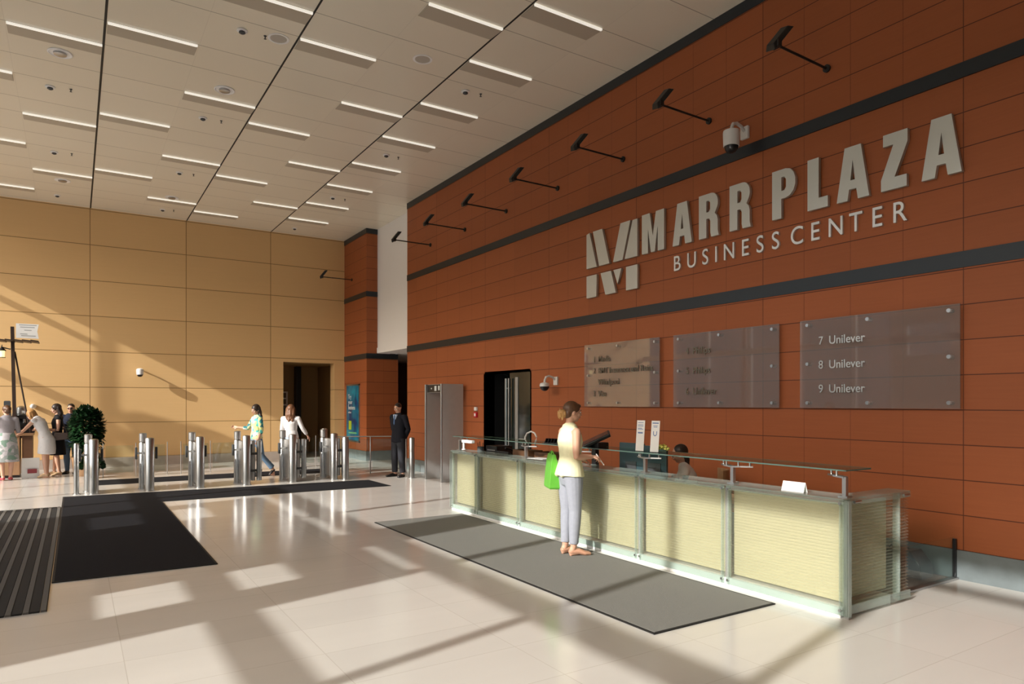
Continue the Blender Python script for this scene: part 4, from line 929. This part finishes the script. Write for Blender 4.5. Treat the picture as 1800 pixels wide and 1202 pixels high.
def trs(b):
    b.loft([V(0,0,.86), V(0,0,.93), V(0,0,.99)], [(.170,.122),(.172,.122),(.150,.108)], side=(0,1,0), n=20)
    for q in 'LR':
        J_ = B.J; hi, kn, an = J_['hi'+q], J_['kn'+q], J_['an'+q]
        b.loft([hi, lerp(hi,kn,.35), lerp(hi,kn,.8), kn, lerp(kn,an,.35), lerp(kn,an,.93)], [.108,.098,.080,.072,.068,.052], n=16, dome=False)
garment(B, 'trousers', cloth('grey_trouser_cloth', (.33,.35,.41)), trs, .007)
M['nude'] = pm('nude_leather', (.55,.30,.20), .4)
shoes(B, M['nude'], .006, .006)
for q in 'LR':
    a_ = B.J['an'+q]; b = MB(); b.rod((a_.x-.035, a_.y, .0), (a_.x-.03, a_.y, .05), .014, 8, .02); b.build('heel', M['nude'], r, smooth=True)
def hr(b):
    c, f, l, u = B.J['hd'], B.hf, B.hl, B.hu
    b.ell(c-f*.022+u*.035, (.098,.083,.090), (f,l,u), 22, 14); b.ell(c-f*.06-u*.02, (.055,.068,.060), (f,l,u)); b.ell(c+f*.045+u*.075, (.04,.06,.028), (f,l,u))
garment(B, 'hair', M['hair_brown'], hr, .006, 3)
def bun(b):
    c, f, l, u = B.J['hd'], B.hf, B.hl, B.hu; k_ = c-f*.118-u*.03; b.ell(k_, (.055,.05,.05), (f,l,u)); rr = random.Random(2)
    for i in range(14):
        d = V(rr.gauss(0,1), rr.gauss(0,1), rr.gauss(0,1)).normalized(); b.loft([k_+d*.03, k_+d*.055+V(0,0,.01), k_+d*.05-V(0,0,.02)], [.013,.012,.010], n=8)
garment(B, 'hair_bun', hairm('golden_hair', (.50,.28,.10)), bun, .006, 2, 'loose golden curled bun')
# pen, paper and bag
W_ = r.matrix_world
def at_world(B, p): 
    m_ = Matrix.Translation(B.root.location) @ Matrix.Rotation(B.root.rotation_euler.z, 4, 'Z') @ Matrix.Diagonal((*B.root.scale, 1)); return m_ @ Vector(p)
hp = at_world(B, B.J['wrR']+V(.10,.02,-.03))
pn_ = empty('pen', hp, 0, 'white pen held in the right hand of the customer', 'pen'); b = MB(); b.rod((-.03,0,.06), (.06,-.03,-.07), .006, 8); b.build('barrel', M['wht'], pn_, smooth=True)
bp_ = at_world(B, (.02, .235, 1.00))
bg_ = empty('shopping_bag', (4.73, 6.52, .75), math.radians(66), 'bright green shopping bag hanging from the arm of the customer at the counter', 'bag')
bgm = noisy(pm('bright_green_bag', (.13,.46,.05), .35), 12, .25, (.13,.46,.05), bump=.3)
b = MB()
def ring(z, a, c, sh): return [(-a+sh, -c, z), (a+sh, -c, z), (a+sh, c, z), (-a+sh, c, z)]
R_ = [ring(0, .155, .055, 0), ring(.02, .165, .062, 0), ring(.17, .160, .05, .0), ring(.32, .150, .035, .0), ring(.40, .145, .016, .0)]
for i in range(4): b.add(R_[i]+R_[i+1], [(0,1,5,4),(1,2,6,5),(2,3,7,6),(3,0,4,7)]+([(0,3,2,1)] if i == 0 else []))
b.build('bag_body', bgm, bg_, bevel=.004)
for y in (-.016, .016):
    b = MB(); b.tube([(-.05,y,.38),(-.04,y*.5,.42),(.0,0,.435),(.04,y*.5,.42),(.05,y,.38)], .006, 6); b.build('handle', bgm, bg_, smooth=True)

# --- receptionist, seated
J = std(pel=(0,0,.55), wai=(.0,0,.70), che=(.05,0,.89), nek=(.10,0,1.045), hd=(.155,0,1.195), fc=(1,.1,-.30),
        shL=(.09,.17,.985), shR=(.09,-.17,.985), elL=(.20,.20,.78), elR=(.18,-.22,.78), wrL=(.36,.08,.90), wrR=(.42,-.12,.80), hdL=(.4,-.2,.8), hiL=(.04,.09,.53), hiR=(.04,-.09,.53),
        knL=(.44,.12,.53), knR=(.44,-.12,.53), anL=(.42,.12,.10), anR=(.40,-.12,.10), toL=(.58,.13,.02), toR=(.58,-.13,.02))
r, B = person('seated receptionist with dark hair, glasses and white blouse behind the counter', (6.55, 5.72, .012), 2.35, J, vox=.008)
r.location = (6.36, 5.86, .012); r.scale = (.93,)*3
def tp(b): B.torso(b, .014, .2, 1.0); shoulders(B, b, .014); [B.arm(b, q, .016, .45) for q in 'LR']
garment(B, 'blouse', cloth('white_cloth', (.85,.84,.84)), tp, .009)
garment(B, 'trousers', cloth('black_cloth', (.02,.02,.022)), lambda b: ([B.leg(b, q, .012) for q in 'LR'], b.loft([V(0,0,.50), V(0,0,.60)], [(.17,.12),(.16,.115)], side=(0,1,0))), .010)
shoes(B, M['blk'])
def hr(b):
    c, f, l, u = B.J['hd'], B.hf, B.hl, B.hu
    b.ell(c-f*.03+u*.032, (.098,.088,.095), (f,l,u), 22, 14)
    b.loft([c-f*.07, c-f*.10-V(0,0,.10), c-f*.10-V(0,0,.22), c-f*.09-V(0,0,.32)], [(.075,.04),(.07,.04),(.06,.035),(.04,.02)], side=l, n=14)
garment(B, 'hair', M['hair_dark'], hr, .008)
c, f, l, u = B.J['hd'], B.hf, B.hl, B.hu
b = MB()
for q in (-1, 1):
    pts = [c+f*.098+l*q*.032+u*.006+l*.022*math.cos(a)+u*.015*math.sin(a) for a in [k*PI/5 for k in range(11)]]
    b.tube(pts, .003, 5); b.rod(c+f*.096+l*q*.054+u*.01, c-f*.01+l*q*.078+u*.005, .0025, 5)
b.rod(c+f*.1+l*.012+u*.01, c+f*.1-l*.012+u*.01, .0025, 5); b.build('glasses', M['blk'], r)

# --- guard
J = std(pel=(0,0,.94), che=(0,0,1.29), nek=(.0,0,1.455), hd=(.02,0,1.625), fc=(1,.0,-.30), shL=(-.01,.20,1.41), shR=(-.01,-.20,1.41), elL=(-.08,.25,1.13), elR=(-.08,-.25,1.13), wrL=(-.14,.10,.93), wrR=(-.15,-.06,.93),
        hdL=(-.1,-.5,-.7), hdR=(-.1,.5,-.7), hiL=(0,.09,.91), hiR=(0,-.09,.91), knL=(.02,.11,.49), knR=(.02,-.11,.49), anL=(-.02,.13,.085), anR=(-.02,-.13,.085), toL=(.19,.19,.02), toR=(.19,-.19,.02))
r, B = person('security guard in a dark suit and blue shirt standing with hands behind his back', (6.47, 15.12, 0), math.radians(203), J, girl=False, vox=.009)
M['suit'] = cloth('black_suit', (.012,.013,.020)); M['suit2'] = cloth('charcoal_trousers', (.03,.032,.040))
def jk(b):
    B.torso(b, .022, .12, 1.0); shoulders(B, b, .016); [B.arm(b, q, .016, 1, 1) for q in 'LR']
    skirt(b, [(V(0,0,1.08), .172, .125), (V(0,0,.95), .19, .138), (V(0,0,.82), .196, .145)])
garment(B, 'jacket', M['suit'], jk, .009)
def tr2(b):
    b.loft([V(0,0,.86), V(0,0,.96)], [(.17,.125),(.165,.12)], side=(0,1,0), n=18)
    for q in 'LR':
        hi, kn, an = B.J['hi'+q], B.J['kn'+q], B.J['an'+q]
        b.loft([hi, lerp(hi,kn,.4), kn, lerp(kn,an,.5), lerp(kn,an,.95)], [.108,.096,.080,.074,.070], n=16, dome=False)
garment(B, 'trousers', M['suit2'], tr2, .010)
shoes(B, M['blk'], .012)
b = MB(); b.prism([(-.055,1.475),(.055,1.475),(0,1.22)], lambda p: (.118-.06*abs(p[1]-1.22)*1.0+.018, p[0], p[1]), lambda p: (.07, p[0], p[1])); b.build('shirt', cloth('light_blue_shirt', (.45,.55,.70)), r)
b = MB(); b.prism([(-.014,1.46),(.014,1.46),(.02,1.27),(0,1.23),(-.02,1.27)], lambda p: (.150-.06*abs(p[1]-1.22), p[0], p[1]), lambda p: (.10, p[0], p[1])); b.build('tie', cloth('blue_tie', (.08,.14,.28)), r)
garment(B, 'hair', M['hair_dark'], lambda b: (b.ell(B.J['hd']-B.hf*.022+B.hu*.042, (.092,.080,.080), (B.hf,B.hl,B.hu), 20, 12)), .008)

# --- walking woman in jeans
J = std(pel=(0,0,.93), che=(-.01,0,1.27), nek=(-.02,0,1.43), hd=(.02,0,1.585), fc=(1,.35,-.35), shL=(-.02,.165,1.375), shR=(-.01,-.165,1.375),
        elL=(-.03,.23,1.12), wrL=(.05,.24,.91), elR=(.10,-.26,1.15), wrR=(.28,-.42,1.17), hdR=(.6,-.7,.1),
        hiL=(0,.085,.90), hiR=(0,-.085,.90), knL=(-.10,.08,.50), anL=(-.36,.07,.20), toL=(-.28,.07,.05), knR=(.20,-.07,.53), anR=(.28,-.06,.10), toR=(.44,-.07,.03))
r, B = person('curly dark-haired woman in patterned blouse and jeans walking through the turnstiles', (3.60, 16.80, 0), math.radians(190), J, vox=.009)
def pat(n, cols, sc):
    m = pm(n, cols[0], .75, spec=.2); O, c = coords(m); vo = nd(m, 'ShaderNodeTexVoronoi'); vo.inputs['Scale'].default_value = sc; lk(m, O, vo.inputs[0])
    sp = nd(m, 'ShaderNodeSeparateColor'); lk(m, vo.outputs['Color'], sp.inputs[0]); rp = nd(m, 'ShaderNodeValToRGB'); rp.color_ramp.interpolation = 'CONSTANT'
    for i, cl in enumerate(cols):
        e = rp.color_ramp.elements[i] if i < 2 else rp.color_ramp.elements.new(i/len(cols)); e.position = i/len(cols); e.color = (*cl, 1)
    lk(m, sp.outputs[0], rp.inputs[0]); lk(m, rp.outputs[0], m.node_tree.nodes['Principled BSDF'].inputs['Base Color']); return m
def tp2(b): B.torso(b, .016, .15, 1.0); shoulders(B, b, .014); [B.arm(b, q, .014, .7) for q in 'LR']; skirt(b, [(V(0,0,1.06), .15, .115), (V(0,0,.92), .178, .135)])
garment(B, 'blouse', pat('patterned_cloth', [(.12,.55,.50),(.75,.72,.35),(.70,.72,.66),(.05,.22,.25),(.65,.70,.30)], 16), tp2, .010)
M['jeans'] = cloth('blue_denim', (.14,.22,.33))
def jn(b):
    b.loft([V(0,0,.86), V(0,0,.96)], [(.17,.12),(.162,.115)], side=(0,1,0), n=18)
    for q in 'LR':
        hi, kn, an = B.J['hi'+q], B.J['kn'+q], B.J['an'+q]; b.loft([hi, lerp(hi,kn,.4), kn, lerp(kn,an,.5), lerp(kn,an,.95)], [.102,.088,.064,.062,.070], n=16, dome=False)
garment(B, 'jeans', M['jeans'], jn, .010); shoes(B, M['blk'])
def curly(B, mt, ln=.30, wd=.095, seed=1, fwd=0):
    rr = random.Random(seed)
    def fn(b):
        c, f, l, u = B.J['hd'], B.hf, B.hl, B.hu
        b.ell(c-f*.025+u*.035, (.105,.092,.100), (f,l,u), 20, 12)
        for i in range(9):
            a = (i/8-.5)*2.6; p = c-f*.055*math.cos(a)-f*.03+l*wd*.9*math.sin(a)
            z = ln*rr.uniform(.85, 1.05); w1 = V(rr.uniform(-.02,.02), rr.uniform(-.02,.02), 0)
            b.loft([p+u*.03, p-V(0,0,z*.35)-f*.02+w1, p-V(0,0,z*.7)-f*.03-w1, p-V(0,0,z)-f*.02], [.034,.036,.032,.016], n=10)
    return garment(B, 'hair', mt, fn, .009, 3)
curly(B, M['hair_dark'], .28)

# --- woman in white seen from behind
J = std(elR=(.02,-.26,1.16), wrR=(.12,-.36,.97), shR=(0,-.165,1.375), elL=(.05,.22,1.10), wrL=(.16,.16,1.02))
r, B = person('long-haired woman in white blouse seen from behind at a turnstile', (4.28, 16.35, 0), math.radians(62), J, vox=.009)
def tp3(b): B.torso(b, .018, .1, 1.0); shoulders(B, b, .016); [B.arm(b, q, .015, .9) for q in 'LR']; skirt(b, [(V(0,0,1.08), .148, .115), (V(0,0,.96), .18, .138)])
garment(B, 'blouse', cloth('white_blouse', (.78,.76,.76)), tp3, .010)
garment(B, 'shirt_hem', cloth('pale_blue_cloth', (.42,.52,.70)), lambda b: skirt(b, [(V(0,0,.97), .172, .13), (V(0,0,.86), .185, .14)]), .010)
garment(B, 'trousers', cloth('light_trousers', (.30,.28,.26)), lambda b: ([B.leg(b, q, .012) for q in 'LR'], b.loft([V(0,0,.84), V(0,0,.93)], [(.165,.12),(.16,.115)], side=(0,1,0))), .010)
shoes(B, M['blk']); curly(B, M['hair_chest'], .34, .09, 4)

# --- woman in white dress leaning over the cart
J = std(pel=(-.03,0,.93), wai=(.02,0,1.08), che=(.10,0,1.25), nek=(.18,0,1.39), hd=(.30,0,1.46), fc=(.75,0,-.75), shL=(.15,.165,1.33), shR=(.15,-.165,1.33),
        elL=(.33,.22,1.12), wrL=(.52,.20,.98), elR=(.34,-.20,1.13), wrR=(.54,-.16,1.00), hiL=(-.04,.09,.90), hiR=(-.04,-.09,.90), knL=(-.06,.10,.48), knR=(.02,-.10,.48), anL=(-.10,.12,.12), anR=(.02,-.12,.12), toL=(.06,.14,.02), toR=(.18,-.14,.02))
r, B = person('woman in a white sleeveless dress bending over the coffee cart counter', (-.60, 19.42, 0), math.radians(150), J, vox=.009)
def dr(b):
    B.torso(b, .016, 0, 1.0); shoulders(B, b, .010); skirt(b, [(V(.02,0,1.02), .15, .12), (V(-.05,0,.88), .20, .155), (V(-.05,0,.68), .215, .165), (V(-.04,0,.56), .215, .165)])
garment(B, 'dress', cloth('white_dress', (.74,.73,.74)), dr, .010)
M['beige'] = pm('beige_leather', (.55,.38,.22), .4); shoes(B, M['beige']); curly(B, M['hair_gold'], .26, .10, 6)

# --- woman in black dress
J = std(hd=(.03,0,1.60), fc=(1,.1,-.25), elL=(.0,.22,1.10), elR=(.02,-.21,1.10), wrL=(.22,.14,1.10), wrR=(.24,-.12,1.11), anL=(-.03,.09,.12), anR=(.06,-.09,.12), toL=(.12,.11,.02), toR=(.22,-.12,.02))
r, B = person('woman in a black sleeveless dress with long dark hair standing behind the bending woman', (-.36, 19.78, 0), math.radians(185), J, vox=.009)
def dr2(b):
    B.torso(b, .014, 0, 1.0); shoulders(B, b, .008); skirt(b, [(V(0,0,1.05), .14, .105), (V(0,0,.90), .185, .14), (V(0,0,.68), .215, .165), (V(0,0,.50), .235, .18)])
M['blackdress'] = cloth('black_dress', (.012,.012,.014))
garment(B, 'dress', M['blackdress'], dr2, .010); shoes(B, M['beige']); curly(B, M['hair_dark'], .40, .085, 8)
hb = empty('handbag', (-.28, 19.50, .86), .1, 'brown shoulder bag hanging at the hip of the woman in black', 'bag')
b = MB(); b.prism([(-.15,0),(.15,.02),(.14,.17),(-.13,.19)], lambda p: (p[0],-.04,p[1]), lambda p: (p[0],.04,p[1])); b.build('bag_body', pm('brown_bag', (.10,.07,.06), .5), hb, bevel=.015)
b = MB(); b.tube([(-.12,0,.18),(-.10,.10,.36),(-.02,.20,.56),(.06,.12,.38),(.12,0,.17)], .007, 6); b.build('strap', pm('bag_strap', (.06,.04,.03), .5), hb, smooth=True)

# --- man in navy polo
J = std(nek=(0,0,1.45), hd=(.02,0,1.615), fc=(1,.1,-.1), shL=(0,.19,1.40), shR=(0,-.19,1.40), elL=(.05,.26,1.13), elR=(.06,-.26,1.13), wrL=(.26,.16,1.12), wrR=(.26,-.14,1.13))
r, B = person('dark-haired man in navy polo shirt and jeans standing by the potted tree', (-.08, 20.15, 0), math.radians(252), J, girl=False, vox=.009)
def po2(b): B.torso(b, .016, .1, 1.0); shoulders(B, b, .016); [B.arm(b, q, .018, .45, 1) for q in 'LR']; skirt(b, [(V(0,0,1.06), .165, .12), (V(0,0,.90), .178, .132)])
garment(B, 'polo_shirt', cloth('navy_cloth', (.015,.020,.040)), po2, .010); garment(B, 'jeans', M['jeans'], lambda b: ([B.leg(b, q, .016) for q in 'LR'], b.loft([V(0,0,.84), V(0,0,.93)], [(.17,.125),(.165,.12)], side=(0,1,0))), .010)
shoes(B, M['blk'], .012); garment(B, 'hair', M['hair_dark'], lambda b: b.ell(B.J['hd']-B.hf*.022+B.hu*.042, (.092,.080,.080), (B.hf,B.hl,B.hu), 20, 12), .009)
c, f, l, u = B.J['hd'], B.hf, B.hl, B.hu; b = MB()
for q in (-1, 1): b.ell(c+f*.098+l*q*.032+u*.004, (.004,.024,.016), (f,l,u), 12, 8)
b.rod(c+f*.1+l*.07+u*.008, c+f*.1-l*.07+u*.008, .003, 6); b.build('sunglasses', M['blk'], r)

# --- woman at the left edge
J = std(hd=(.03,0,1.57), fc=(1,.2,-.35), elL=(.05,.22,1.10), elR=(.04,-.22,1.10), wrL=(.25,.14,1.06), wrR=(.24,-.12,1.06), anL=(-.02,.07,.10), anR=(.02,-.07,.10), toL=(.13,.09,.02), toR=(.17,-.09,.02))
r, B = person('woman in grey top and patterned pale skirt at the far left edge', (-1.30, 19.12, 0), math.radians(100), J, vox=.009)
garment(B, 'top', cloth('grey_cloth', (.30,.28,.30)), lambda b: (B.torso(b, .016, .1, 1.0), shoulders(B, b, .014), [B.arm(b, q, .014, .5) for q in 'LR']), .010)
garment(B, 'skirt', pat('patterned_skirt', [(.45,.43,.45),(.30,.33,.32),(.55,.52,.53),(.20,.30,.24),(.50,.48,.50)], 14), lambda b: skirt(b, [(V(0,0,1.08), .14, .105), (V(0,0,.94), .19, .145), (V(0,0,.66), .225, .175), (V(0,0,.42), .24, .19)]), .010)
shoes(B, pm('red_shoe', (.45,.05,.07), .4))
def hr5(b):
    c, f, l, u = B.J['hd'], B.hf, B.hl, B.hu; b.ell(c-f*.028+u*.034, (.100,.088,.092), (f,l,u), 20, 12); b.ell(c-f*.12-u*.0, (.04,.05,.05), (f,l,u)); b.ell(c-f*.06-u*.04, (.05,.07,.05), (f,l,u))
garment(B, 'hair', M['hair_brown'], hr5, .009)
